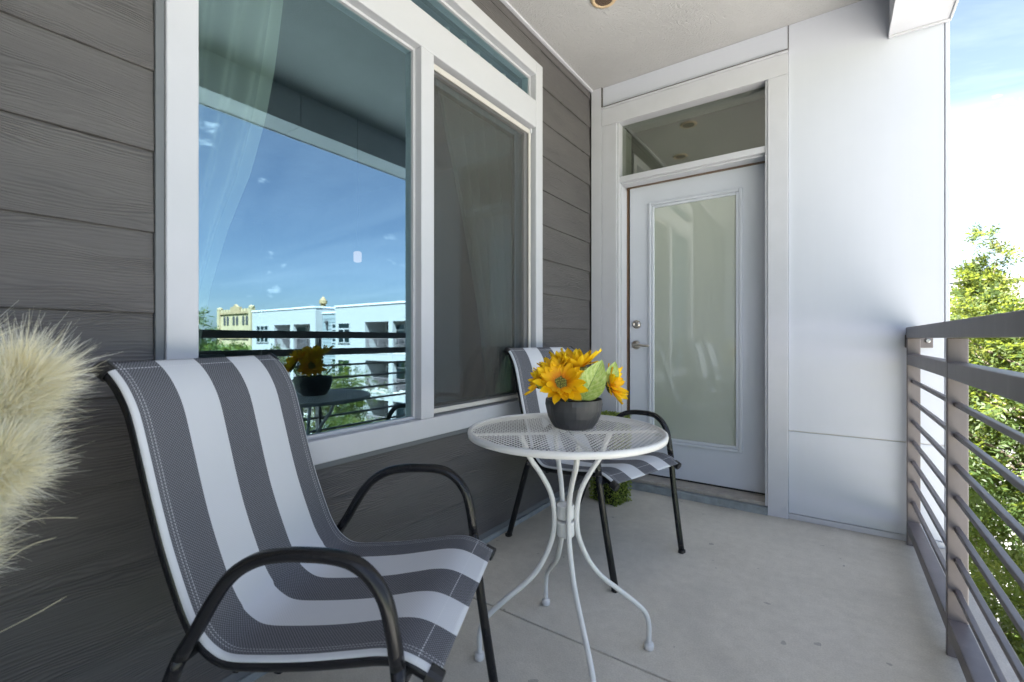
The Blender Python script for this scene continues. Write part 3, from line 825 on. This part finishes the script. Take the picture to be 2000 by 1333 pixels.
# ================================================================== POTTED SUNFLOWERS
PX_, PY_, PZ_ = -.705, 1.362, TZ - .0035
pf = thing("potted_sunflowers", (PX_, PY_, PZ_), "artificial sunflowers in a dark faceted bowl on the white table", "potted flowers")
prof = [(.058, 0), (.066, .004), (.077, .020), (.0865, .040), (.0925, .062), (.0945, .080), (.0935, .096), (.0905, .0965), (.0885, .088), (.0885, .078)]
nseg = 44; rings = []
for i, (r_, z_) in enumerate(prof):
    ring = []
    for k in range(nseg):
        a_ = 2 * PI * k / nseg
        fac = 1 + (.0 if i < 1 or i > 6 else .016 * math.sin(a_ * 9 + i * 2.2) * math.cos(a_ * 5 - i * 1.4))
        ring.append((r_ * fac * math.cos(a_), r_ * fac * math.sin(a_), z_))
    rings.append(ring)
m = MB(); m.loft(rings); m.build("pot", "pot_ceramic", pf, local=True)
m = MB(); m.lathe([(.004, .090), (.06, .088), (.0884, .080), (.0884, .074)], 28); m.build("soil", "soil", pf, smooth=True, local=True)
def petal_mesh(i):
    r_ = random.Random(100 + i); L = r_.uniform(.050, .064); Wd = r_.uniform(.0135, .0175); curl = r_.uniform(-.25, .5); tw = r_.uniform(-.4, .4)
    def fn(a, b):
        wv_ = Wd * (math.sin(PI * min(1, b * .93 + .07)) ** .6) * (1 - .18 * b) ; s_ = (a - .5) * 2
        x = L * b; y = wv_ * s_; z = .007 * (1 - s_ * s_) * (1 - b) - .006 * s_ * s_ * -1 + curl * L * b * b * .6 + tw * .004 * s_ * b
        return (x, y, z), (a, b)
    m = MB(); m.grid(fn, 4, 7); return m.mesh("petal", "petal", True)
PET = [petal_mesh(i) for i in range(6)]
def flower(center, normal, scale, npet, seed, open_=.25):
    r_ = random.Random(seed); c_ = Vector(center) - Vector((PX_, PY_, PZ_))
    fl_ = bpy.data.objects.new("flower", None); COL.objects.link(fl_); fl_.parent = pf; fl_.location = c_; fl_.empty_display_size = .02
    q_ = Vector(normal).normalized().to_track_quat('Z', 'Y'); fl_.rotation_euler = q_.to_euler()
    for lay, (cnt, rad, tilt, sc) in enumerate(((npet, .018, open_, 1.), (npet - 3, .016, open_ + .42, .86))):
        for k in range(cnt):
            a_ = 2 * PI * (k + .5 * lay) / cnt + r_.uniform(-.12, .12); t_ = tilt + r_.uniform(-.2, .22)
            mw = Matrix.Rotation(a_, 4, 'Z') @ Matrix.Translation((rad * scale, 0, .001 + .002 * lay)) @ Matrix.Rotation(-t_, 4, 'Y') @ Matrix.Rotation(r_.uniform(-.3, .3), 4, 'X') @ Matrix.Scale(scale * sc * r_.uniform(.86, 1.12), 4)
            inst("petal", r_.choice(PET), fl_, mw)
    m = MB(); pts_ = []
    m.lathe([(.031 * scale, -.002), (.032 * scale, .004), (.028 * scale, .0095), (.017 * scale, .0115), (.003 * scale, .0105)], 24)
    m.build("disc", "flower_disc", fl_, smooth=True, local=True)
    # seeds as a bristly cap
    m = MB()
    for k in range(190):
        rr_ = .0312 * scale * math.sqrt((k + .5) / 190); a_ = k * 2.39996
        z_ = .011 - .006 * (rr_ / (.0315 * scale)) ** 3; h_ = r_.uniform(.002, .0042); w_ = .0011
        x_, y_ = rr_ * math.cos(a_), rr_ * math.sin(a_)
        m.add([(x_ - w_, y_ - w_, z_), (x_ + w_, y_ - w_, z_), (x_, y_ + w_, z_), (x_, y_, z_ + h_)], [(0, 1, 3), (1, 2, 3), (2, 0, 3)])
    tag(m.build("seeds", "flower_disc", fl_, local=True), kind='stuff')
    base = Vector((c_.x * .45, c_.y * .45, .085)); tip = c_ - Vector(normal).normalized() * .004; mid = (base + tip) / 2 + Vector((0, 0, .012)) - Vector(normal).normalized() * .02
    m = MB(); m.tube(crom([base, mid, tip], 5), .0028, 6); m.build("stem", "stem_green", pf, smooth=True, local=True)
flower((-.698, 1.262, .888), (.40, -.74, .52), 1.08, 17, 1, .10)
flower((-.705, 1.375, .925), (-.05, -.10, .95), 1.28, 18, 2, .45)
flower((-.608, 1.425, .878), (.85, .10, .18), .95, 14, 3, .30)
flower((-.790, 1.300, .890), (-.80, -.35, .35), .95, 14, 4, .25)
flower((-.740, 1.300, .925), (-.10, -.45, .90), .9, 13, 5, .35)
def leaf(base, tip, up, width, seed, name="leaf", bend=.25):
    b_ = Vector(base) - Vector((PX_, PY_, PZ_)); t_ = Vector(tip) - Vector((PX_, PY_, PZ_)); d = t_ - b_; L = d.length; d.normalize()
    s_ = d.cross(Vector(up)).normalized(); n_ = s_.cross(d)
    def fn(a, b):
        w_ = width * (math.sin(PI * b ** .8) ** .8) * .5 + .0005; q_ = (a - .5) * 2
        p = b_ + d * (L * b) + s_ * (w_ * q_) + n_ * (abs(q_) * w_ * .28 - bend * L * (b - .5) ** 2 + .0025 * math.sin(b * 16) * abs(q_))
        return p, (a, b)
    m = MB(); m.grid(fn, 8, 12); o = m.build(name, "flower_leaf", pf, smooth=True, local=True); return o
leaf((-.650, 1.315, .832), (-.585, 1.322, .962), (.5, -.8, .1), .086, 1)
leaf((-.665, 1.30, .83), (-.640, 1.285, .90), (.5, -.8, .2), .045, 2)
leaf((-.735, 1.27, .87), (-.775, 1.235, .882), (.3, -.6, .7), .034, 3)
leaf((-.60, 1.40, .88), (-.575, 1.405, .955), (.6, -.7, .1), .045, 4)
leaf((-.77, 1.40, .85), (-.83, 1.43, .90), (0, -.4, .9), .05, 5)

# ================================================================== BOXWOOD TOPIARY
def leaf_cloud(p, nrm, size, tint, mat, name, wid=.5):
    """one folded leaf quad per point"""
    n = len(p); r1 = rng.normal(size=(n, 3)); d = nrm + .8 * r1; d /= np.linalg.norm(d, axis=1)[:, None]
    s_ = np.cross(d, rng.normal(size=(n, 3))); s_ /= np.linalg.norm(s_, axis=1)[:, None]
    L = size * rng.uniform(.7, 1.25, n)[:, None]
    nn = np.cross(s_, d)
    v = np.stack([p, p + d * L * .5 + s_ * L * wid * .5 + nn * L * .08, p + d * L, p + d * L * .5 - s_ * L * wid * .5 + nn * L * .08], 1).reshape(-1, 3)
    f = np.arange(4 * n).reshape(-1, 4)
    return np_mesh(name, v, f, mat, np.repeat(tint, 4))
HX, HY, HH = -1.160, 2.742, .55
tp = thing("boxwood_topiary", (HX, HY, 0), "square green artificial boxwood pillar on the floor behind the far chair", "topiary", R(-14))
hx, hy = .098, .086
m = MB(); m.box(-hx + .018, hx - .018, -hy + .018, hy - .018, 0.0, HH - .02); m.build("core", "dark_core", tp, local=True)
n = 9000
face = rng.choice(5, n, p=[.26, .26, .2, .2, .08]); uu, vv_ = rng.uniform(-1, 1, n), rng.uniform(0, 1, n)
p = np.zeros((n, 3)); nr = np.zeros((n, 3))
for k, (ax, sg) in enumerate(((0, 1), (0, -1), (1, 1), (1, -1))):
    s_ = face == k; o_ = 1 - ax
    p[s_, ax] = sg * (hx, hy)[ax]; p[s_, o_] = uu[s_] * (hx, hy)[o_]; p[s_, 2] = vv_[s_] * HH; nr[s_, ax] = sg
s_ = face == 4; p[s_, 0] = uu[s_] * hx; p[s_, 1] = (vv_[s_] * 2 - 1) * hy; p[s_, 2] = HH; nr[s_, 2] = 1
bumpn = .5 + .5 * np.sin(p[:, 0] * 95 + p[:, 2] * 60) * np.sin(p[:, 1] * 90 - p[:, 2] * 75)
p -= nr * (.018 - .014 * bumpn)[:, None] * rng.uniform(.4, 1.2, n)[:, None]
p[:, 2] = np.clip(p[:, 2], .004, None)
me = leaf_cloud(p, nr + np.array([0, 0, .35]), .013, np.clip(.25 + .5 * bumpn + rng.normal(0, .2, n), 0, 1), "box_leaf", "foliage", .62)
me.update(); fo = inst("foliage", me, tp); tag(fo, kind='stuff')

# ================================================================== DRIED GRASS PLUMES (front left)
S_, C_ = math.sin(YAW), math.cos(YAW)
def at(px, py, zc_):
    a_, b_ = (px - 1000) / 890, (662 - py) / 890
    return np.array([(a_ * C_ - S_) * zc_, (a_ * S_ + C_) * zc_, 1.03 + b_ * zc_])
VX, VY = -1.10, -.08
pg = thing("dried_grass_arrangement", (VX, VY, 0), "fluffy cream dried grass plumes beside the striped chair, standing in a grey vase", "dried plant")
m = MB(); m.lathe([(.07, 0), (.085, .01), (.095, .12), (.085, .28), (.055, .36), (.06, .40), (.052, .40), (.047, .36)], 32); m.build("vase", "vase_grey", pg, smooth=True, local=True)
view_r = np.array([C_, S_, 0.]); view_f = np.array([-S_, C_, 0.]); up = np.array([0, 0, 1.])
def plume(root, tip, nst, length, spread, seed, yellow):
    r_ = np.random.default_rng(seed); root = np.array(root); tip = np.array(tip); ax = tip - root; La = np.linalg.norm(ax); ax /= La
    e1 = np.cross(ax, view_f); e1 /= np.linalg.norm(e1); e2 = np.cross(ax, e1)
    nt = nst // 34; ti = r_.integers(0, nt, nst)
    s_ = (r_.uniform(0, 1, nt) ** .8)[ti] + r_.normal(0, .012, nst); s_ = np.clip(s_, 0, 1)
    th = r_.uniform(0, 2 * PI, nt)[ti] + r_.normal(0, .16, nst); tl_ = r_.uniform(.25, 1., nt)[ti]; tL = r_.uniform(.62, 1.12, nt)[ti]
    rad = e1[None] * np.cos(th)[:, None] + e2[None] * np.sin(th)[:, None]
    lean = (tl_ + r_.normal(0, .07, nst)) * spread * (1 - .55 * s_ ** 3)
    d = ax[None] * np.cos(lean)[:, None] + rad * np.sin(lean)[:, None]
    p0 = root[None] + ax[None] * (s_ * La)[:, None] + rad * .012
    L = length * tL * r_.uniform(.6, 1.05, nst) * (1 - .35 * s_)
    droop = r_.uniform(-.015, .03, nst)
    side = np.cross(d, r_.normal(size=(nst, 3))); side /= np.linalg.norm(side, axis=1)[:, None]
    wd = r_.uniform(.0003, .0008, nst); K = 4; ring = []; tint = []
    base_t = np.clip(.12 + .5 * r_.uniform(0, 1, nt)[ti] - yellow * (1 - s_) * .12, 0, 1)
    curve = r_.normal(0, .018, (nst, 3))
    for k in range(K + 1):
        t_ = k / K; pc = p0 + d * (L * t_)[:, None] - up[None] * (droop * t_ * t_)[:, None] + curve * t_ * t_
        w_ = wd * (1 - .85 * t_)
        ring.append(pc - side * w_[:, None]); ring.append(pc + side * w_[:, None])
        tint += [np.clip(base_t + .62 * t_ - .12, 0, 1)] * 2
    V = np.stack(ring, 1).reshape(-1, 3); Tn = np.stack(tint, 1).reshape(-1)
    q_ = np.array([[2 * k, 2 * k + 1, 2 * k + 3, 2 * k + 2] for k in range(K)])
    F_ = (np.arange(nst) * 2 * (K + 1))[:, None, None] + q_[None]
    V = V - np.array([VX, VY, 0]); me = np_mesh("plume", V, F_.reshape(-1, 4), "plume_fibre", Tn)
    o = inst("plume", me, pg)
    b0 = root - np.array([VX, VY, 0]); m = MB(); m.tube(crom([(0, 0, .36), tuple(b0 * np.array([.6, .6, .0]) + np.array([0, 0, .36 + (b0[2] - .36) * .6])), tuple(b0), tuple(b0 + ax * La * .9)], 5), [.0035] * 15 + [.001], 6); m.build("stem", "bezel_beige", pg, smooth=True, local=True)
plume(at(-170, 1000, .72), at(54, 735, .74), 22000, .122, 1.05, 3, 1.0)
plume(at(-215, 1080, .68), at(15, 900, .70), 13000, .10, .95, 4, .6)
plume(at(-260, 1250, .68), at(-75, 1060, .68), 8000, .095, .9, 5, .2)
plume(at(-330, 880, .74), at(-110, 690, .80), 6000, .13, 1.0, 6, .8)
for a_, b_, c_ in (((-30, 1250, .70), (60, 1205, .71), (130, 1165, .73)), ((-20, 1120, .70), (50, 1070, .7), (110, 1050, .71)), ((40, 1020, .7), (90, 1012, .7), (152, 1012, .71))):
    m = MB(); m.tube(crom([at(*a_), at(*b_), at(*c_)], 5), [.00045] * 10 + [.0002], 5)
    m.build("stray_fibre", "fibre_pale", pg)

# ================================================================== OUTSIDE
m = MB(); m.add([(-600, -600, -9.6), (600, -600, -9.6), (600, 600, -9.6), (-600, 600, -9.6)], [(0, 1, 2, 3)])
tag(m.build("ground", "ground_cover"), kind='structure')

m = MB(); m.box(.5, 75, -60, 23.2, -9.62, -9.585); tag(m.build("courtyard_pavement", "pavement_light"), kind='structure')

# white apartment wing across the courtyard (faces -Y)
FY = 23.3
ab = thing("apartment_wing", (22, FY, -9.6), "white apartment wing with stacked balconies across the courtyard", "building")
FH = 3.08; NF = 4
def far_window(x0, x1, z0, z1, y, lights=2):
    m = MB(); t = .06
    m.box(x0, x0 + t, y - .09, y + .06, z0, z1); m.box(x1 - t, x1, y - .09, y + .06, z0, z1)
    m.box(x0 + t, x1 - t, y - .09, y + .06, z0, z0 + t); m.box(x0 + t, x1 - t, y - .09, y + .06, z1 - t, z1)
    zt = z1 - .45; m.box(x0 + t, x1 - t, y - .085, y + .06, zt - .12, zt)
    for k in range(1, lights):
        xx = x0 + (x1 - x0) * k / lights; m.box(xx - .05, xx + .05, y - .084, y + .06, z0 + t, zt - .12)
        if lights > 2: m.box(xx - .05, xx + .05, y - .083, y + .06, zt, z1 - t)
    fr = m.build("window", "far_white", ab)
    m = MB(); m.add([(x0 + .02, y - .03, z0 + .02), (x1 - .02, y - .03, z0 + .02), (x1 - .02, y - .03, z1 - .02), (x0 + .02, y - .03, z1 - .02)], [(0, 1, 2, 3)])
    o = m.build("pane", "far_glass", None); o.data.transform(Matrix.Translation(-root_loc(fr))); o.parent = fr
def block(x0, x1, y, top, wins, recs, mat):
    """solid wall with window holes kept shallow and balcony recesses cut right in"""
    m = MB(); D = 2.0
    cuts = sorted(recs)
    xs = [x0] + [c for r_ in cuts for c in r_[:2]] + [x1]
    for k in range(0, len(xs), 2): m.box(xs[k], xs[k + 1], y, y + 8, -9.6, top)
    for (a, b, cols) in cuts:
        m.box(a, b, y + D, y + 8, -9.6, top)
        for f in range(NF):
            z = -FH * f
            m.box(a, b, y + .001, y + D, z + 2.38, (z + FH - .002) if f else top)
    wl = m.build("wall", mat, ab)
    for (a, b, cols) in cuts:
        for f in range(NF):
            z = -FH * f
            m = MB(); m.box(a, b, y - .02, y + D, z - .16, z); m.build("balcony_slab", "far_concrete", ab)
            m = MB(); m.box(a + .02, b - .02, y + D - .04, y + D - .005, z, z + 2.38); m.build("inner_wall", "far_inner", ab)
            m = MB(); m.box(a + .5, a + 1.45, y + D - .08, y + D - .045, z + .02, z + 2.1); m.build("door", "far_dark", ab)
            far_window(b - 2.6, b - .35, z + .5, z + 2.25, y + D - .06, 2)
            m = MB()
            m.box(a, b, y + .08, y + .13, z + 1.0, z + 1.06)
            for q_ in range(8): m.box(a, b, y + .09, y + .11, z + .12 + q_ * .11, z + .145 + q_ * .11)
            for xp in np.arange(a + .02, b, 1.2): m.box(xp, xp + .05, y + .085, y + .125, z, z + 1.0)
            m.build("balcony_railing", "far_rail", ab)
        for (c0, c1) in cols:
            m = MB(); m.box(c0, c1, y - .03, y + .35, -9.6, 2.385); m.build("column", "far_white", ab)
    for (a, b, l_) in wins:
        for f in range(NF): far_window(a, b, .66 - FH * f, 2.36 - FH * f, y, l_)
    m = MB(); m.box(x0 - .06, x1 + .06, y - .06, y + 8.05, top, top + .14); m.build("coping", "vinyl_white", ab)
block(34.9, 46.5, FY, 3.82, [(43.1, 45.5, 3)], [(35.75, 42.05, [(38.5, 39.05)])], "far_white")
block(31.95, 34.88, FY + .7, 3.28, [(32.05, 33.4, 2)], [], "far_grey_siding")
block(20.6, 31.93, FY, 3.72, [(29.84, 31.46, 2)], [(21.6, 27.94, [(24.58, 25.05)])], "far_white")
block(17.6, 20.58, FY + .7, 3.28, [(18.2, 19.6, 2)], [], "far_grey_siding")
block(7.0, 17.58, FY, 3.72, [(15.4, 17.0, 2)], [(8.0, 14.0, [(10.8, 11.3)])], "far_white")
block(-6.0, 6.98, FY + .7, 3.20, [(5.5, 6.7, 2), (1.0, 2.4, 2)], [], "far_white")
# lap boards on the grey and near white bays
for (x0, x1, mat) in ((31.95, 34.88, "far_grey_siding"), (17.6, 20.58, "far_grey_siding"), (-6.0, 6.98, "far_white")):
    m = MB(); z = -9.5
    while z < 3.0:
        m.add([(x0, FY + .66, z), (x1, FY + .66, z), (x1, FY + .69, z + .30), (x0, FY + .69, z + .30), (x0, FY + .699, z), (x1, FY + .699, z)], [(0, 1, 2, 3), (0, 4, 5, 1)]); z += .30
    tag(m.build("lap_board", mat, ab), kind='stuff')
m = MB(); m.box(34.0, 34.12, FY + .5, FY + .66, 1.9, 2.35); m.lathe([(.06, 2.3), (.16, 2.45), (.16, 2.6), (.05, 2.68)], 12, (34.06, FY + .5, 0)); m.build("wall_lantern", "far_dark", ab)

# tan brick hall far behind
cb = thing("brick_hall", (137, 60, -9.6), "tan brick hall with battlements beyond the white apartment wing", "building")
m = MB(); m.box(124.5, 144, 60, 80, -9.6, 8.3); m.box(144, 152, 63, 80, -9.6, 8.6); m.build("wall", "tan_brick", cb)
m = MB(); m.box(124.3, 144.2, 59.7, 60, 8.0, 8.5); m.box(124.3, 144.2, 59.8, 60, 1.0, 1.3); m.box(144.2, 152.2, 62.7, 63, 8.2, 8.7); m.build("string_course", "tan_stone", cb)
for k in range(12):
    x = 124.5 + k * 1.72; m = MB(); m.box(x, x + .95, 59.95, 60.5, 8.5, 9.35); m.build("merlon", "tan_brick", cb)
for k in range(5):
    x = 144.5 + k * 1.6; m = MB(); m.box(x, x + .9, 62.95, 63.5, 8.7, 9.6); m.build("merlon", "tan_brick", cb)
m = MB(); m.add([(131, 59.8, 8.5), (136.5, 59.8, 8.5), (136.5, 59.8, 9.9), (135, 59.8, 10.0), (133.8, 59.8, 10.7), (132.5, 59.8, 10.0), (131, 59.8, 9.9)] + [(131, 60.4, 8.5), (136.5, 60.4, 8.5), (136.5, 60.4, 9.9), (135, 60.4, 10.0), (133.8, 60.4, 10.7), (132.5, 60.4, 10.0), (131, 60.4, 9.9)],
    [(0, 1, 2, 3, 4, 5, 6), (13, 12, 11, 10, 9, 8, 7)] + [(k, k + 7, (k + 1) % 7 + 7, (k + 1) % 7) for k in range(7)]); m.build("gable", "tan_stone", cb)
for x in (124.6, 143.4):
    m = MB(); m.box(x - .6, x + .6, 59.4, 60.6, -9.6, 9.4); m.lathe([(.75, 9.4), (.75, 9.9), (.3, 10.1)], 8, (x, 60, 0)); m.build("corner_turret", "tan_brick", cb)
for r_ in range(3):
    for g in range(3):
        for k in range(2):
            x = 126.6 + g * 5.6 + k * 2.0; z = 4.9 - r_ * 4.2
            prof_ = [(x, z), (x + 1.2, z), (x + 1.2, z + 1.9)] + [(x + .6 + .6 * math.cos(t), z + 1.9 + .6 * math.sin(t)) for t in (.6, 1.2, 1.9, 2.5)] + [(x, z + 1.9)]
            nP = len(prof_); m = MB(); m.add([(a, 59.9, b) for a, b in prof_] + [(a, 60.05, b) for a, b in prof_], [tuple(range(nP)), tuple(reversed(range(nP, 2 * nP)))] + [(i, i + nP, (i + 1) % nP + nP, (i + 1) % nP) for i in range(nP)])
            m.build("window", "far_dark", cb)
tw = thing("cupola_tower", (91.5, 60, -9.6), "small tan cupola showing above the grey roof bay", "tower")
m = MB(); m.box(89.4, 93.6, 58.4, 62, -9.6, 7.3); m.build("tower_body", "tan_brick", tw)
m = MB(); m.lathe([(.55, 7.3), (.55, 8.9), (.85, 9.0), (.85, 9.7), (.6, 9.8), (.45, 10.2), (.12, 10.5), (.05, 10.7)], 12, (91.5, 60, 0)); m.build("cupola", "tan_stone", tw)

# ------------------------------------------------------------------ trees
def crown_mesh(name, R_, H_, nclump, nspray, leafL, mat, seed, flat=1.0, cone=False):
    r_ = np.random.default_rng(seed)
    # clumps fill an egg shape, denser near the skin
    u_ = r_.normal(size=(nclump, 3)); u_ /= np.linalg.norm(u_, axis=1)[:, None]
    rad = r_.uniform(.35, 1., nclump) ** .5
    c = u_ * rad[:, None]
    if cone:
        zc_ = r_.uniform(0, 1, nclump) ** .95; rr_ = (1 - zc_) ** 1.0 * np.sqrt(r_.uniform(.1, 1, nclump)); th = r_.uniform(0, 2 * PI, nclump)
        c = np.stack([rr_ * np.cos(th), rr_ * np.sin(th), zc_ * 2 - 1], 1)
    if cone:
        for i in range(16): c[i] = (.05 * math.sin(i * 2.4), .05 * math.cos(i * 2.4), .52 + .46 * i / 16)
    c = c * np.array([R_, R_, H_ / 2])[None] * (1 + .16 * r_.normal(size=(nclump, 1)))
    ctint = r_.uniform(0, 1, nclump)
    ci = r_.integers(0, nclump, nspray); cr = min(R_ * .24, .58) * r_.uniform(.5, 1.25, nclump)
    cr = cr * (1 - .62 * np.clip(c[:, 2] / H_ + .5, 0, 1)) if cone else cr
    off_ = r_.normal(size=(nspray, 3)); off_ /= np.linalg.norm(off_, axis=1)[:, None]
    p0 = c[ci] + off_ * (cr[ci] * r_.uniform(.15, 1., nspray) ** .5)[:, None] * np.array([1, 1, .62])
    outw = p0 / np.array([R_, R_, H_ / 2]); outw /= np.linalg.norm(outw, axis=1)[:, None] + 1e-6
    d = off_ * .9 + outw * .6 + np.array([0, 0, -.12]) + .35 * r_.normal(size=(nspray, 3)); d /= np.linalg.norm(d, axis=1)[:, None]
    side = np.cross(d, np.array([0, 0, 1.]) + .45 * r_.normal(size=(nspray, 3))); side /= np.linalg.norm(side, axis=1)[:, None] + 1e-9
    nn = np.cross(side, d)
    K = 9; V = []; Tn = []
    LS = leafL * 3.4
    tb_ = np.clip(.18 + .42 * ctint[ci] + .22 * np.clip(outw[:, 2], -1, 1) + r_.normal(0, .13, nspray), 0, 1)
    for k in range(K):
        if k == K - 1: t_, sg = 1., 0
        else: t_, sg = .18 + .8 * (k // 2) / 4, (1 if k % 2 else -1)
        b = p0 + d * (LS * t_) - np.array([0, 0, 1.]) * (LS * .22 * t_ * t_)
        ld = d * (.62 if sg else 1.) + side * (.8 * sg) - np.array([0, 0, .22]); ld = ld + .22 * r_.normal(size=ld.shape); ld /= np.linalg.norm(ld, axis=1)[:, None]
        ls = np.cross(nn + .35 * r_.normal(size=nn.shape), ld); ls /= np.linalg.norm(ls, axis=1)[:, None] + 1e-9
        L = (leafL * r_.uniform(.75, 1.2, nspray))[:, None]
        V.append(np.stack([b, b + ld * L * .45 + ls * L * .19, b + ld * L, b + ld * L * .45 - ls * L * .19], 1))
        Tn.append(np.repeat(np.clip(tb_ + r_.normal(0, .05, nspray), 0, 1)[:, None], 4, 1))
    V = np.stack(V, 1).reshape(-1, 3); Tn = np.stack(Tn, 1).reshape(-1)
    return np_mesh(name, V, np.arange(len(V)).reshape(-1, 4), mat, Tn), c
def tree(name, x, y, zc_, R_, H_, label, me, clumps, group=None, rz=0., trunk_r=.16, limbs=44, zg=-9.6, scale=1.):
    t = thing(name, (x, y, zg), label, "tree", rz, group)
    t.scale = (1, 1, 1)
    hc = zc_ - zg
    m = MB(); top = hc + H_ * .40
    n_ = 9; pts = [(.12 * math.sin(i * 1.3), .12 * math.cos(i * 1.7) - .1, top * i / n_) for i in range(n_ + 1)]; pts[0] = (0, 0, -.1)
    m.tube(pts, [trunk_r * (1.15 - .95 * i / n_) for i in range(n_ + 1)], 9)
    r_ = random.Random(int(x * 10)); idx = r_.sample(range(len(clumps)), min(limbs, len(clumps)))
    for i in idx:
        e = Vector(clumps[i]) * scale + Vector((0, 0, hc)); hz = max(hc - H_ * .55, min(top - .1, e.z - (Vector((e.x, e.y)).length) * .55 - .2))
        k = hz / top * n_; a = pts[max(0, min(n_ - 1, int(k)))]; s_ = Vector((a[0], a[1], hz)); md = (s_ + e) / 2 + Vector((0, 0, -.12 + r_.uniform(-.1, .2)))
        m.tube(crom([s_, md, e], 3), [trunk_r * .32, trunk_r * .29, trunk_r * .25, trunk_r * .21, trunk_r * .16, trunk_r * .11, trunk_r * .05], 5)
    m.build("trunk", "bark", t, smooth=True, local=True)
    cr_ = inst("crown", me, t); cr_.location = (0, 0, hc); cr_.scale = (scale,) * 3
    return t
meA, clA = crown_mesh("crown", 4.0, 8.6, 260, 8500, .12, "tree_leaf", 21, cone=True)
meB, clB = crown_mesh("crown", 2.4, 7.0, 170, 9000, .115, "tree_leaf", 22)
meC, clC = crown_mesh("crown", 3.2, 7.5, 150, 6000, .15, "tree_leaf", 23)
G1 = "leafy trees growing just beyond the railing"
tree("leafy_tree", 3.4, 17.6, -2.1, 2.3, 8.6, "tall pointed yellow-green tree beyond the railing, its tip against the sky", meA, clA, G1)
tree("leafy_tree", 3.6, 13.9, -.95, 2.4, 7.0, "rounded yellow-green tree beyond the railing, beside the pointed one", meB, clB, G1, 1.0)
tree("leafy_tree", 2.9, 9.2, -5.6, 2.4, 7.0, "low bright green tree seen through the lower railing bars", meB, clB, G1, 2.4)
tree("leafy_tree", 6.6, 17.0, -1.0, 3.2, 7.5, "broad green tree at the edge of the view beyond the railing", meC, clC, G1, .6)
tree("leafy_tree", 19.2, 13.6, -4.1, 3.2, 7.5, "green courtyard tree in front of the white apartment wing's balconies", meC, clC, None, 2.0)
tree("leafy_tree", 14.5, 12.5, -6.2, 2.4, 7.0, "short courtyard tree reflected behind the table legs", meB, clB, None, .3)
meD, clD = crown_mesh("crown", 5.0, 8.0, 90, 1500, .42, "far_leaf", 24)
meE, clE = crown_mesh("crown", 5.2, 12., 90, 1500, .42, "dark_leaf", 25)
G2 = "distant trees beyond the white apartment wing"
rr = random.Random(5)
tree("dark_tree", 66, 21.0, .2, 5.2, 12., "tall dark green tree left of the tan brick hall in the reflection", meE, clE, None, .4, .3, 18)
for k in range(13):
    a_ = k / 12
    tree("far_tree", 56 + 40 * a_ + rr.uniform(-2, 2), 25.2 + 16 * a_ + rr.uniform(-2, 2), -4.2 - .6 * a_ + rr.uniform(-.5, .5), 5, 8, "distant green tree in the row below the tan brick hall", meD, clD, G2, rr.uniform(0, 6), .3, 10, scale=rr.uniform(.85, 1.1))
